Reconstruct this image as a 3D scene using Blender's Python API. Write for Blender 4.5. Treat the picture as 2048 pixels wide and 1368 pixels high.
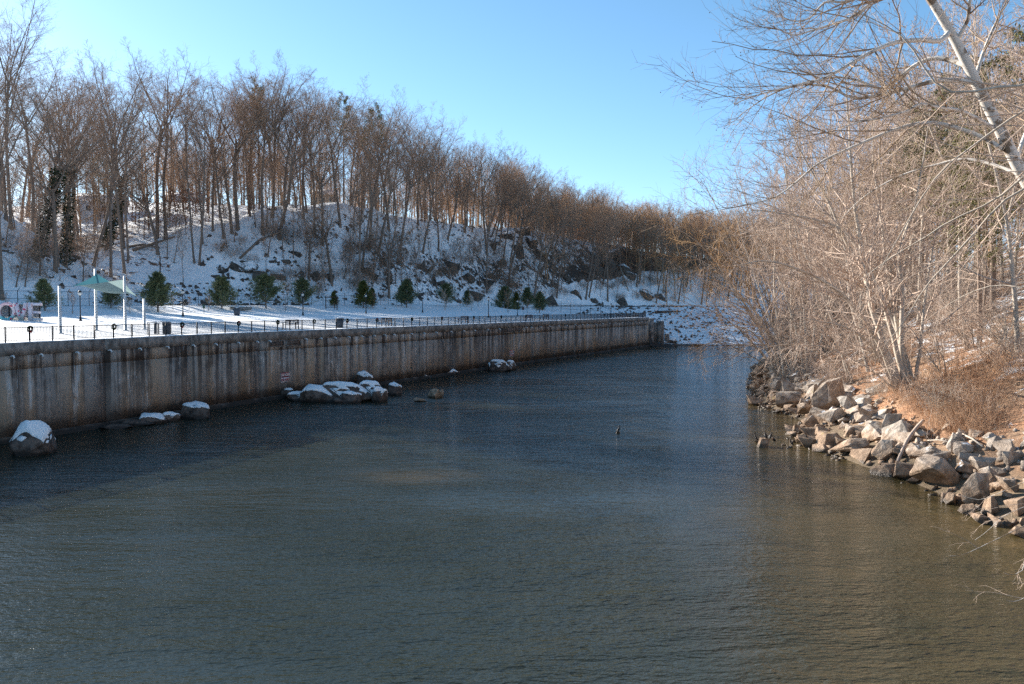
import bpy, bmesh, math, random
import numpy as np
from mathutils import Vector, Matrix, Euler

for o in list(bpy.data.objects):
    bpy.data.objects.remove(o)
scene = bpy.context.scene
COL = scene.collection
R = math.radians
rng = np.random.default_rng(11)
random.seed(5)

# ------------------------------------------------------------------ camera
F, CX, CY = 1650.0, 1024.0, 684.0          # focal length and centre in pixels of the 2048 wide photograph
PITCH = math.atan(71.0 / F)
CAMZ = 9.4
cam_d = bpy.data.cameras.new('camera')
cam = bpy.data.objects.new('camera', cam_d)
COL.objects.link(cam)
cam.location = (0, 0, CAMZ)
cam.rotation_euler = (R(90) - PITCH, 0, 0)
cam_d.sensor_width = 36.0
cam_d.lens = 36.0 * F / 2048.0
cam_d.clip_start = 0.2
cam_d.clip_end = 6000
scene.camera = cam

# ------------------------------------------------------------------ sky, sun, exposure
SUN_AZ, SUN_EL = -48.0, 20.5               # degrees from straight ahead (+Y), negative is left
world = bpy.data.worlds.new("World")
scene.world = world
world.use_nodes = True
wn = world.node_tree
wn.nodes.clear()
sky = wn.nodes.new('ShaderNodeTexSky')
sky.sky_type = 'NISHITA'
sky.sun_disc = False
sky.sun_elevation = R(SUN_EL)
sky.sun_rotation = R(SUN_AZ)
sky.altitude = 300
sky.air_density = 1.0
sky.dust_density = 0.25
sky.ozone_density = 1.5
bg = wn.nodes.new('ShaderNodeBackground')
bg.inputs['Strength'].default_value = 0.050
wo = wn.nodes.new('ShaderNodeOutputWorld')
# cool grade of the photograph: the whole sky is drawn towards azure, evenly in all directions
lum = wn.nodes.new('ShaderNodeRGBToBW')
wn.links.new(sky.outputs[0], lum.inputs[0])
azure = wn.nodes.new('ShaderNodeVectorMath')
azure.operation = 'SCALE'
azure.inputs[0].default_value = (0.40, 1.01, 1.86)
wn.links.new(lum.outputs[0], azure.inputs['Scale'])
grade = wn.nodes.new('ShaderNodeMix')
grade.data_type = 'RGBA'
gfac = wn.nodes.new('ShaderNodeMapRange')      # the brightest sky, towards the sun, bleaches out as on film
gfac.inputs['From Min'].default_value = 2.5
gfac.inputs['From Max'].default_value = 7.5
gfac.inputs['To Min'].default_value = 0.75
gfac.inputs['To Max'].default_value = 0.25
wn.links.new(lum.outputs[0], gfac.inputs['Value'])
wn.links.new(gfac.outputs[0], grade.inputs[0])
wn.links.new(sky.outputs[0], grade.inputs[6])
wn.links.new(azure.outputs[0], grade.inputs[7])
wn.links.new(grade.outputs[2], bg.inputs[0])
wn.links.new(bg.outputs[0], wo.inputs[0])

sun_d = bpy.data.lights.new('sun', 'SUN')
sun_d.energy = 4.3
sun_d.angle = R(0.5)
sun_d.color = (1.0, 0.93, 0.83)
sun = bpy.data.objects.new('sun', sun_d)
COL.objects.link(sun)
sdir = Vector((math.sin(R(SUN_AZ)) * math.cos(R(SUN_EL)), math.cos(R(SUN_AZ)) * math.cos(R(SUN_EL)), math.sin(R(SUN_EL))))
sun.rotation_euler = sdir.to_track_quat('Z', 'Y').to_euler()
sun.location = sdir * 300

scene.view_settings.view_transform = 'Standard'
scene.view_settings.look = 'None'
scene.view_settings.gamma = 1
scene.view_settings.exposure = 1.95
scene.view_settings.use_curve_mapping = False
scene.render.engine = 'CYCLES'
scene.cycles.max_bounces = 5
scene.cycles.diffuse_bounces = 2
scene.cycles.glossy_bounces = 3
scene.cycles.caustics_reflective = False
scene.cycles.caustics_refractive = False
scene.cycles.use_denoising = False
scene.cycles.use_adaptive_sampling = False
scene.cycles.sample_clamp_indirect = 3.0
scene.cycles.sample_clamp_direct = 2.5

# ------------------------------------------------------------------ helpers: projection
cp, sp_ = math.cos(PITCH), math.sin(PITCH)


def ray(px, py):
    x, y = (px - CX) / F, -(py - CY) / F
    return np.array([x, cp + y * sp_, -sp_ + y * cp])


def gp(px, py, z=0.0):
    d = ray(px, py)
    k = (z - CAMZ) / d[2]
    return np.array([d[0] * k, d[1] * k, z])


def at(px, py, Y):
    d = ray(px, py)
    k = Y / d[1]
    return np.array([d[0] * k, Y, CAMZ + d[2] * k])


def proj(p):
    x, y, z = p[0], p[1], p[2] - CAMZ
    dep = y * cp - z * sp_
    up = y * sp_ + z * cp
    return CX + F * x / dep, CY - F * up / dep


# ------------------------------------------------------------------ helpers: objects
def empty(name, loc=(0, 0, 0), rz=0.0):
    o = bpy.data.objects.new(name, None)
    COL.objects.link(o)
    o.location = loc
    o.rotation_euler = (0, 0, rz)
    return o


def tag(o, label=None, cat=None, group=None, kind=None):
    if label: o['label'] = label
    if cat: o['category'] = cat
    if group: o['group'] = group
    if kind: o['kind'] = kind
    return o


def link(name, me, parent=None):
    o = bpy.data.objects.new(name, me)
    COL.objects.link(o)
    if parent is not None:
        o.parent = parent
    return o


def copy_tree(o, parent=None):
    c = o.copy()
    COL.objects.link(c)
    if parent is not None:
        c.parent = parent
    for ch in o.children:
        copy_tree(ch, c)
    return c


def np_mesh(name, V, faces, mat=None, smooth=False, matidx=None):
    """V (n,3); faces: list of int arrays (k,3) and / or (k,4)."""
    me = bpy.data.meshes.new(name)
    V = np.asarray(V, dtype=np.float32)
    faces = [np.asarray(f, dtype=np.int32) for f in faces if len(f)]
    nl = sum(f.size for f in faces)
    nf = sum(len(f) for f in faces)
    me.vertices.add(len(V))
    me.vertices.foreach_set('co', V.ravel())
    me.loops.add(nl)
    me.loops.foreach_set('vertex_index', np.concatenate([f.ravel() for f in faces]))
    me.polygons.add(nf)
    tot = np.concatenate([np.full(len(f), f.shape[1], dtype=np.int32) for f in faces])
    start = np.concatenate([[0], np.cumsum(tot)[:-1]]).astype(np.int32)
    me.polygons.foreach_set('loop_start', start)
    me.polygons.foreach_set('loop_total', tot)
    if smooth:
        me.polygons.foreach_set('use_smooth', np.ones(nf, dtype=bool))
    if mat is not None:
        for m in (mat if isinstance(mat, (list, tuple)) else [mat]):
            me.materials.append(m)
    if matidx is not None:
        me.polygons.foreach_set('material_index', np.asarray(matidx, dtype=np.int32))
    me.update(calc_edges=True)
    me.validate()
    return me


def set_attr(me, name, vals):
    a = me.attributes.new(name, 'FLOAT', 'POINT')
    a.data.foreach_set('value', np.asarray(vals, dtype=np.float32))


class MB:
    """collects simple shapes for one mesh"""
    def __init__(self):
        self.V, self.Q, self.T, self.n = [], [], [], 0

    def add(self, V, quads=None, tris=None):
        V = np.asarray(V, float)
        if quads is not None and len(quads): self.Q.append(np.asarray(quads) + self.n)
        if tris is not None and len(tris): self.T.append(np.asarray(tris) + self.n)
        self.V.append(V)
        self.n += len(V)
        return self

    def box(self, c, size, rz=0.0, tilt=None):
        x, y, z = np.asarray(size, float) / 2
        v = np.array([[-x, -y, -z], [x, -y, -z], [x, y, -z], [-x, y, -z], [-x, -y, z], [x, -y, z], [x, y, z], [-x, y, z]])
        if tilt is not None:
            v = v @ np.array(Euler(tilt).to_matrix()).T
        c_, s_ = math.cos(rz), math.sin(rz)
        v = v @ np.array([[c_, s_, 0], [-s_, c_, 0], [0, 0, 1]])
        return self.add(v + np.asarray(c), [[0, 3, 2, 1], [4, 5, 6, 7], [0, 1, 5, 4], [1, 2, 6, 5], [2, 3, 7, 6], [3, 0, 4, 7]])

    def tube(self, pts, rad, m=6, caps=True):
        pts = np.asarray(pts, float)[None]
        rad = np.broadcast_to(np.asarray(rad, float), (1, pts.shape[1]))
        V, Q = tubes(pts, rad, m)
        K = pts.shape[1]
        tr = []
        if caps:
            for k in range(1, m - 1):
                tr.append([0, k + 1, k])
                b = (K - 1) * m
                tr.append([b, b + k, b + k + 1])
        return self.add(V, Q, tr)

    def lathe(self, prof, c=(0, 0, 0), m=12):
        prof = np.asarray(prof, float)
        K = len(prof)
        an = np.linspace(0, 2 * np.pi, m, endpoint=False)
        V = np.stack([prof[:, 0:1] * np.cos(an), prof[:, 0:1] * np.sin(an), np.repeat(prof[:, 1:2], m, 1)], -1).reshape(-1, 3) + np.asarray(c)
        q = []
        for k in range(K - 1):
            for j in range(m):
                q.append([k * m + j, k * m + (j + 1) % m, (k + 1) * m + (j + 1) % m, (k + 1) * m + j])
        t = []
        for k in range(1, m - 1):
            t.append([0, k + 1, k])
            b = (K - 1) * m
            t.append([b, b + k, b + k + 1])
        return self.add(V, q, t)

    def mesh(self, name, mat=None, smooth=False):
        fs = []
        if self.Q: fs.append(np.concatenate(self.Q))
        if self.T: fs.append(np.concatenate(self.T))
        return np_mesh(name, np.concatenate(self.V), fs, mat, smooth)

    def build(self, name, mat, parent=None, smooth=False):
        return link(name, self.mesh(name, mat, smooth), parent)


def unit(v):
    return v / np.maximum(np.linalg.norm(v, axis=-1, keepdims=True), 1e-9)


def tubes(P, Rd, m):
    """P (N,K,3) polylines, Rd (N,K) radii -> vertices, quads (open tubes)"""
    N, K, _ = P.shape
    t = unit(np.gradient(P, axis=1))
    mean = unit(P[:, -1] - P[:, 0] + 1e-6)
    ref = np.zeros((N, 3))
    ref[np.arange(N), np.argmin(np.abs(mean), axis=1)] = 1
    u = unit(np.cross(t, ref[:, None, :]))
    w = np.cross(t, u)
    an = np.linspace(0, 2 * np.pi, m, endpoint=False)
    V = P[:, :, None, :] + Rd[:, :, None, None] * (u[:, :, None, :] * np.cos(an)[None, None, :, None] + w[:, :, None, :] * np.sin(an)[None, None, :, None])
    V = V.reshape(-1, 3)
    n = np.arange(N)[:, None, None] * K * m
    k = np.arange(K - 1)[None, :, None] * m
    j = np.arange(m)[None, None, :]
    j2 = (j + 1) % m
    q = np.stack([n + k + j, n + k + j2, n + k + m + j2, n + k + m + j], -1).reshape(-1, 4)
    return V, q


def vnoise(x, y, seed=0):
    """smooth value noise in 2D, vectorised, 0..1"""
    xi, yi = np.floor(x).astype(np.int64), np.floor(y).astype(np.int64)
    fx, fy = x - xi, y - yi
    fx, fy = fx * fx * (3 - 2 * fx), fy * fy * (3 - 2 * fy)

    def h(a, b):
        n = (a * 374761393 + b * 668265263 + seed * 1442695041) & 0x7fffffff
        n = ((n ^ (n >> 13)) * 1274126177) & 0x7fffffff
        return ((n ^ (n >> 16)) & 0xffff) / 65535.0
    return (h(xi, yi) * (1 - fx) + h(xi + 1, yi) * fx) * (1 - fy) + (h(xi, yi + 1) * (1 - fx) + h(xi + 1, yi + 1) * fx) * fy


def fbm(x, y, oct=4, seed=0):
    s, a, t = 0, 1.0, 0
    for i in range(oct):
        s = s + a * vnoise(x * 2 ** i + 17.3 * i, y * 2 ** i - 9.1 * i, seed + i)
        t += a
        a *= 0.5
    return s / t


def smooth01(x):
    x = np.clip(x, 0, 1)
    return x * x * (3 - 2 * x)


def catmull(pts, step=1.0):
    pts = np.asarray(pts, float)
    ext = np.vstack([2 * pts[0] - pts[1], pts, 2 * pts[-1] - pts[-2]])
    out = []
    for i in range(len(pts) - 1):
        p0, p1, p2, p3 = ext[i:i + 4]
        n = max(2, int(np.linalg.norm(p2 - p1) / step))
        t = np.linspace(0, 1, n, endpoint=False)[:, None]
        out.append(.5 * ((2 * p1) + (-p0 + p2) * t + (2 * p0 - 5 * p1 + 4 * p2 - p3) * t ** 2 + (-p0 + 3 * p1 - 3 * p2 + p3) * t ** 3))
    out.append(pts[-1:])
    return np.vstack(out)


# ------------------------------------------------------------------ materials
class NT:
    def __init__(self, name):
        self.m = bpy.data.materials.new(name)
        self.m.use_nodes = True
        self.t = self.m.node_tree
        self.t.nodes.clear()
        self.out = self.t.nodes.new('ShaderNodeOutputMaterial')
        self.b = self.t.nodes.new('ShaderNodeBsdfPrincipled')
        self.t.links.new(self.b.outputs[0], self.out.inputs[0])

    def L(self, a, b):
        self.t.links.new(a, b)

    def put(self, sock, v):
        if isinstance(v, bpy.types.NodeSocket):
            self.L(v, sock)
        elif v is not None:
            if isinstance(v, tuple) and len(v) == 3 and sock.type == 'RGBA':
                v = (*v, 1)
            sock.default_value = v

    def coord(self, kind='Object'):
        if kind == 'Position':
            n = self.t.nodes.new('ShaderNodeNewGeometry')
            return n.outputs['Position']
        n = self.t.nodes.new('ShaderNodeTexCoord')
        return n.outputs[kind]

    def mapping(self, vec, scale=(1, 1, 1), rot=(0, 0, 0), loc=(0, 0, 0)):
        n = self.t.nodes.new('ShaderNodeMapping')
        self.L(vec, n.inputs[0])
        n.inputs['Scale'].default_value = scale
        n.inputs['Rotation'].default_value = rot
        n.inputs['Location'].default_value = loc
        return n.outputs[0]

    def noise(self, vec, scale=1.0, detail=4.0, rough=0.55, dist=0.0):
        n = self.t.nodes.new('ShaderNodeTexNoise')
        self.L(vec, n.inputs['Vector'])
        n.inputs['Scale'].default_value = scale
        n.inputs['Detail'].default_value = detail
        n.inputs['Roughness'].default_value = rough
        n.inputs['Distortion'].default_value = dist
        return n.outputs[0]

    def voronoi(self, vec, scale=1.0, feature='F1', out='Distance'):
        n = self.t.nodes.new('ShaderNodeTexVoronoi')
        n.feature = feature
        self.L(vec, n.inputs['Vector'])
        n.inputs['Scale'].default_value = scale
        return n.outputs[out]

    def ramp(self, fac, a, b, va=0.0, vb=1.0, smooth=True):
        n = self.t.nodes.new('ShaderNodeMapRange')
        if smooth: n.interpolation_type = 'SMOOTHSTEP'
        self.put(n.inputs['Value'], fac)
        n.inputs['From Min'].default_value = a
        n.inputs['From Max'].default_value = b
        n.inputs['To Min'].default_value = va
        n.inputs['To Max'].default_value = vb
        return n.outputs[0]

    def math(self, op, a, b=None, c=None):
        n = self.t.nodes.new('ShaderNodeMath')
        n.operation = op
        self.put(n.inputs[0], a)
        if b is not None: self.put(n.inputs[1], b)
        if c is not None: self.put(n.inputs[2], c)
        return n.outputs[0]

    def mix(self, fac, a, b):
        n = self.t.nodes.new('ShaderNodeMix')
        n.data_type = 'RGBA'
        self.put(n.inputs[0], fac)
        self.put(n.inputs[6], a)
        self.put(n.inputs[7], b)
        return n.outputs[2]

    def attr(self, name):
        n = self.t.nodes.new('ShaderNodeAttribute')
        n.attribute_name = name
        return n.outputs['Fac']

    def rand(self):
        return self.t.nodes.new('ShaderNodeObjectInfo').outputs['Random']

    def xyz(self, vec):
        n = self.t.nodes.new('ShaderNodeSeparateXYZ')
        self.L(vec, n.inputs[0])
        return n.outputs

    def bump(self, h, strength=0.5, dist=0.05, normal=None):
        n = self.t.nodes.new('ShaderNodeBump')
        n.inputs['Strength'].default_value = strength
        n.inputs['Distance'].default_value = dist
        self.L(h, n.inputs['Height'])
        if normal is not None: self.L(normal, n.inputs['Normal'])
        return n.outputs[0]

    def done(self, color=None, rough=0.8, normal=None, spec=0.3, metal=0.0):
        self.put(self.b.inputs['Base Color'], color)
        self.put(self.b.inputs['Roughness'], rough)
        self.put(self.b.inputs['Specular IOR Level'], spec)
        self.b.inputs['Metallic'].default_value = metal
        if normal is not None: self.L(normal, self.b.inputs['Normal'])
        return self.m


def plain(name, col, rough=0.6, var=0.15, scale=6.0, spec=0.3, metal=0.0):
    n = NT(name)
    c = n.coord('Object')
    f = n.noise(c, scale, 3)
    dark = tuple(x * (1 - var) for x in col)
    lite = tuple(min(1, x * (1 + var)) for x in col)
    return n.done(n.mix(f, dark, lite), rough, None, spec, metal)


SNOWC = (0.80, 0.83, 0.86)


def mk_snow(name='snow'):
    n = NT(name)
    p = n.coord('Position')
    a = n.noise(p, 0.8, 5, 0.6)
    b = n.noise(p, 6.0, 4, 0.6)
    h = n.math('ADD', n.math('MULTIPLY', a, 1.0), n.math('MULTIPLY', b, 0.25))
    return n.done(n.mix(a, (0.84, 0.86, 0.89), (0.90, 0.91, 0.92)), 0.65, n.bump(h, 0.5, 0.12), 0.2)


def mk_hill():
    n = NT('snowy_hillside')
    p = n.coord('Position')
    cover = n.attr('cover')
    nz = n.xyz(n.t.nodes.new('ShaderNodeNewGeometry').outputs['Normal'])[2]
    big = n.noise(p, 0.11, 5, 0.6)
    st = n.noise(n.mapping(p, (0.7, 0.7, 0.45)), 1.1, 6, 0.68, 0.5)
    tiny = n.noise(p, 3.5, 4, 0.6)
    slope = n.ramp(nz, 0.86, 0.55)
    v = n.math('ADD', n.math('MULTIPLY', st, 0.9), n.math('MULTIPLY', big, 0.55))
    v = n.math('ADD', v, n.math('MULTIPLY', slope, 0.16))
    v = n.math('ADD', v, n.math('MULTIPLY', tiny, 0.16))
    v = n.math('ADD', v, n.math('MULTIPLY', cover, 0.55))
    f = n.ramp(v, 1.03, 1.10)
    rock = n.mix(n.noise(p, 0.35, 4), (0.035, 0.030, 0.028), (0.115, 0.095, 0.080))
    litter = n.mix(n.noise(p, 2.5, 4), (0.12, 0.055, 0.03), (0.24, 0.12, 0.07))
    ground = n.mix(n.attr('litter'), rock, litter)
    col = n.mix(f, (0.87, 0.89, 0.91), ground)
    hh = n.math('ADD', n.math('MULTIPLY', st, 1.0), n.math('MULTIPLY', tiny, 0.35))
    return n.done(col, 0.8, n.bump(hh, 0.8, 0.35), 0.2)


def mk_lawn():
    n = NT('lawn_snow')
    p = n.coord('Position')
    a = n.noise(p, 0.5, 5, 0.6)
    b = n.noise(n.mapping(p, (1, 1, 0.3)), 3.2, 4, 0.6)
    v = n.math('ADD', n.math('MULTIPLY', a, 0.7), n.math('MULTIPLY', b, 0.4))
    v = n.math('ADD', v, n.math('MULTIPLY', n.attr('cover'), 0.5))
    f = n.ramp(v, 0.82, 0.92)
    ground = n.mix(b, (0.16, 0.125, 0.075), (0.30, 0.25, 0.16))
    col = n.mix(f, n.mix(a, (0.84, 0.86, 0.89), (0.90, 0.91, 0.92)), ground)
    h = n.math('ADD', a, n.math('MULTIPLY', b, 0.4))
    return n.done(col, 0.65, n.bump(h, 0.7, 0.20), 0.2)


def mk_beach():
    n = NT('stony_snow')
    p = n.coord('Position')
    a = n.noise(p, 0.25, 4, 0.6)
    b = n.noise(p, 1.5, 5, 0.7)
    v = n.math('ADD', n.math('MULTIPLY', a, 0.6), n.math('MULTIPLY', b, 0.8))
    v = n.math('ADD', v, n.math('MULTIPLY', n.attr('cover'), 0.5))
    f = n.ramp(v, 0.98, 1.06)
    col = n.mix(f, (0.87, 0.89, 0.91), (0.06, 0.05, 0.045))
    return n.done(col, 0.7, n.bump(b, 0.7, 0.25), 0.2)


def mk_bank():
    n = NT('leaf_litter_bank')
    p = n.coord('Position')
    a = n.noise(p, 0.30, 4, 0.6)
    b = n.noise(p, 5.0, 5, 0.7)
    vo = n.voronoi(p, 9.0, 'F1', 'Color')
    c1 = n.mix(n.xyz(vo)[0], (0.20, 0.10, 0.055), (0.46, 0.25, 0.14))
    c2 = n.mix(n.xyz(vo)[1], (0.15, 0.10, 0.07), (0.42, 0.29, 0.19))
    lit = n.mix(n.ramp(a, 0.35, 0.65), c1, c2)
    mud = n.mix(b, (0.12, 0.09, 0.06), (0.24, 0.18, 0.12))
    lit = n.mix(n.attr('mud'), lit, mud)
    s = n.math('ADD', n.math('MULTIPLY', n.noise(n.mapping(p, (1, 1, 1.4)), 0.55, 5, 0.7), 0.95), n.math('MULTIPLY', b, 0.12))
    s = n.math('ADD', s, n.math('MULTIPLY', n.attr('snow'), 0.25))
    f = n.ramp(s, 0.685, 0.715)
    col = n.mix(f, lit, (0.80, 0.82, 0.85))
    return n.done(col, 0.85, n.bump(n.math('ADD', n.xyz(vo)[2], b), 0.7, 0.06), 0.2)


def mk_water():
    n = NT('river_water')
    p = n.coord('Position')
    w1 = n.noise(n.mapping(p, (0.42, 1.25, 1), (0, 0, R(6))), 1.55, 3, 0.55, 0.3)
    w2 = n.noise(n.mapping(p, (0.8, 1.5, 1), (0, 0, R(-14))), 4.2, 3, 0.55)
    w3 = n.noise(n.mapping(p, (0.35, 0.9, 1), (0, 0, R(22))), 0.55, 2, 0.5)
    gust = n.noise(n.mapping(p, (0.5, 1.0, 1)), 0.055, 4, 0.6)
    amp = n.math('MULTIPLY', n.ramp(gust, 0.36, 0.66, 0.35, 1.15), n.attr('ruffle'))
    h = n.math('ADD', n.math('MULTIPLY', w1, 0.6), n.math('MULTIPLY', w2, 0.34))
    h = n.math('ADD', h, n.math('MULTIPLY', w3, 0.6))
    h = n.math('MULTIPLY', h, amp)
    silt = n.noise(p, 0.35, 5, 0.65)
    deep = n.mix(n.noise(p, 0.05, 3), (0.014, 0.018, 0.013), (0.026, 0.030, 0.020))
    shal = n.mix(silt, (0.062, 0.052, 0.018), (0.135, 0.088, 0.040))
    col = n.mix(n.math('MULTIPLY', n.attr('shallow'), n.ramp(silt, 0.25, 0.6, 0.55, 1.0)), deep, shal)
    n.b.inputs['IOR'].default_value = 1.333
    return n.done(col, 0.05, n.bump(h, 1.0, 0.25), 0.5)


def mk_concrete():
    """streaked old concrete: u runs along the wall in metres, v is the height above the water"""
    n = NT('stained_concrete')
    uv = n.coord('UV')
    u, v, _ = n.xyz(uv)
    streak = n.noise(n.mapping(uv, (1.0, 0.035, 1)), 1.35, 6, 0.66, 0.0)
    streak2 = n.noise(n.mapping(uv, (1.0, 0.05, 1), loc=(31, 3, 0)), 0.55, 4, 0.6)
    fine = n.noise(n.mapping(uv, (1.0, 0.02, 1), loc=(7, 0, 0)), 5.5, 3, 0.6)
    blot = n.noise(uv, 0.9, 6, 0.65)
    base = n.mix(blot, (0.20, 0.17, 0.15), (0.43, 0.385, 0.35))
    sect = n.noise(n.mapping(uv, (1.0, 0.25, 1), loc=(90, 2, 0)), 0.13, 3, 0.6)
    base = n.mix(n.math('MULTIPLY', n.rand(), 0.22), base, (0.17, 0.15, 0.135))
    warm = n.mix(fine, (0.28, 0.18, 0.115), (0.48, 0.35, 0.235))
    col = n.mix(n.ramp(streak2, 0.46, 0.60, 0.0, 0.75), base, warm)
    d = n.math('ADD', n.math('MULTIPLY', streak, 0.8), n.math('MULTIPLY', blot, 0.2))
    d = n.math('ADD', d, n.math('MULTIPLY', n.math('SUBTRACT', sect, 0.5), 0.28))
    topfade = n.ramp(v, 0.6, 5.8, 0.35, 1.0)
    col = n.mix(n.math('MULTIPLY', n.ramp(d, 0.535, 0.42, 0.0, 0.95), topfade), col, (0.046, 0.033, 0.027))
    lite = n.noise(n.mapping(uv, (1.0, 0.06, 1), loc=(57, 9, 0)), 0.75, 6, 0.72, 0.3)
    lite = n.math('ADD', lite, n.math('MULTIPLY', n.math('SUBTRACT', sect, 0.5), 0.25))
    col = n.mix(n.math('MULTIPLY', n.ramp(lite, 0.54, 0.64, 0.0, 0.9), n.ramp(blot, 0.3, 0.55)), col, (0.52, 0.51, 0.50))
    thin = n.noise(n.mapping(uv, (1.0, 0.10, 1), loc=(11, 5, 0)), 2.1, 2, 0.5, 0.6)
    line = n.ramp(n.math('ABSOLUTE', n.math('SUBTRACT', thin, 0.5)), 0.010, 0.0)
    col = n.mix(n.math('MULTIPLY', n.math('MULTIPLY', line, n.ramp(n.noise(uv, 0.33, 3), 0.48, 0.60)), 0.9), col, (0.60, 0.58, 0.56))
    rust = n.noise(n.mapping(uv, (1.0, 0.01, 1), loc=(3, 40, 0)), 0.8, 3, 0.7)
    col = n.mix(n.ramp(rust, 0.63, 0.70, 0, 0.65), col, (0.19, 0.085, 0.03))
    # water line and splash zone
    lowedge = n.math('ADD', v, n.math('MULTIPLY', n.math('SUBTRACT', blot, 0.5), 1.2))
    col = n.mix(n.ramp(lowedge, 1.5, 0.7, 0, 0.75), col, (0.055, 0.038, 0.030))
    col = n.mix(n.ramp(lowedge, 0.55, 0.25, 0, 0.85), col, (0.018, 0.016, 0.014))
    h = n.math('ADD', n.math('MULTIPLY', blot, 1.0), n.math('MULTIPLY', n.noise(uv, 7.0, 4), 0.35))
    return n.done(col, 0.85, n.bump(h, 0.6, 0.04), 0.25)


def mk_coping():
    n = NT('coping_concrete')
    p = n.coord('Position')
    a = n.noise(n.mapping(p, (1, 1, 0.6)), 1.4, 6, 0.7)
    b = n.noise(p, 9, 3)
    col = n.mix(n.ramp(a, 0.35, 0.65), (0.115, 0.10, 0.09), (0.33, 0.30, 0.275))
    return n.done(col, 0.85, n.bump(b, 0.4, 0.02), 0.25)


def mk_riprap():
    n = NT('riprap_stone')
    p = n.coord('Position')
    o = n.coord('Object')
    z = n.xyz(p)[2]
    rnd = n.rand()
    a = n.noise(p, 2.2, 6, 0.65)
    b = n.noise(p, 11, 4, 0.6)
    grey = n.mix(n.ramp(a, 0.35, 0.65), (0.16, 0.14, 0.12), (0.44, 0.395, 0.345))
    grey = n.mix(n.math('MULTIPLY', rnd, 0.55), grey, (0.38, 0.27, 0.19))
    tan = n.mix(n.ramp(a, 0.3, 0.7), (0.17, 0.108, 0.068), (0.43, 0.30, 0.205))
    lev = n.math('ADD', z, n.math('MULTIPLY', n.math('SUBTRACT', a, 0.5), 1.0))
    lev = n.math('ADD', lev, n.math('MULTIPLY', rnd, 0.5))
    col = n.mix(n.ramp(lev, 1.0, 2.1), tan, grey)
    col = n.mix(n.ramp(n.noise(p, 0.9, 3), 0.66, 0.74, 0, 0.5), col, (0.25, 0.19, 0.04))
    wet = n.ramp(n.math('ADD', z, n.math('MULTIPLY', n.math('SUBTRACT', a, 0.5), 0.25)), 0.34, 0.12)
    col = n.mix(n.math('MULTIPLY', wet, 0.75), col, (0.035, 0.026, 0.015))
    nz = n.xyz(n.t.nodes.new('ShaderNodeNewGeometry').outputs['Normal'])[2]
    sn = n.math('MULTIPLY', n.ramp(n.noise(p, 0.75, 5, 0.7), 0.60, 0.635), n.ramp(nz, 0.62, 0.78))
    col = n.mix(n.math('MULTIPLY', sn, n.ramp(z, 0.9, 1.3)), col, (0.84, 0.86, 0.88))
    h = n.math('ADD', a, n.math('MULTIPLY', b, 0.3))
    return n.done(col, n.mix(wet, (0.85,) * 3, (0.35,) * 3), n.bump(h, 0.9, 0.12), 0.3)


def mk_darkrock():
    n = NT('dark_wet_rock')
    p = n.coord('Position')
    a = n.noise(p, 1.8, 6, 0.65)
    z = n.xyz(p)[2]
    col = n.mix(n.ramp(a, 0.35, 0.65), (0.045, 0.032, 0.026), (0.16, 0.12, 0.10))
    col = n.mix(n.ramp(z, 0.3, 0.1, 0, 0.8), col, (0.015, 0.013, 0.012))
    return n.done(col, 0.7, n.bump(a, 0.7, 0.12), 0.35)


def mk_hillrock():
    n = NT('hill_rock')
    p = n.coord('Position')
    a = n.noise(n.mapping(p, (1, 1, 2.2)), 0.9, 6, 0.68)
    nz = n.xyz(n.t.nodes.new('ShaderNodeNewGeometry').outputs['Normal'])[2]
    col = n.mix(n.ramp(a, 0.3, 0.7), (0.035, 0.032, 0.030), (0.15, 0.13, 0.11))
    s = n.math('ADD', nz, n.math('MULTIPLY', n.math('SUBTRACT', n.noise(p, 0.8, 5, 0.7), 0.5), 0.9))
    col = n.mix(n.ramp(s, 0.62, 0.72), col, (0.87, 0.89, 0.91))
    return n.done(col, 0.85, n.bump(a, 0.8, 0.25), 0.2)


def mk_bark(name, dark, lite, scale=3.0, patch=None):
    n = NT(name)
    o = n.coord('Object')
    a = n.noise(n.mapping(o, (1, 1, 0.25)), scale, 5, 0.65)
    col = n.mix(a, dark, lite)
    col = n.mix(n.math('MULTIPLY', n.rand(), 0.35), col, tuple(0.5 * (x + y) * 0.75 for x, y in zip(dark, lite)))
    if patch is not None:
        col = n.mix(n.ramp(n.noise(o, 1.3, 4, 0.7), patch[1], patch[2]), col, patch[0])
    return n.done(col, 0.9, n.bump(a, 0.6, 0.03), 0.15)


def mk_leaf(name, a, b, scale=1.5):
    n = NT(name)
    o = n.coord('Object')
    f = n.noise(o, scale, 3, 0.6)
    col = n.mix(n.ramp(f, 0.3, 0.7), a, b)
    col = n.mix(n.math('MULTIPLY', n.rand(), 0.3), col, tuple(0.6 * x for x in a))
    return n.done(col, 0.75, None, 0.2)


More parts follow.
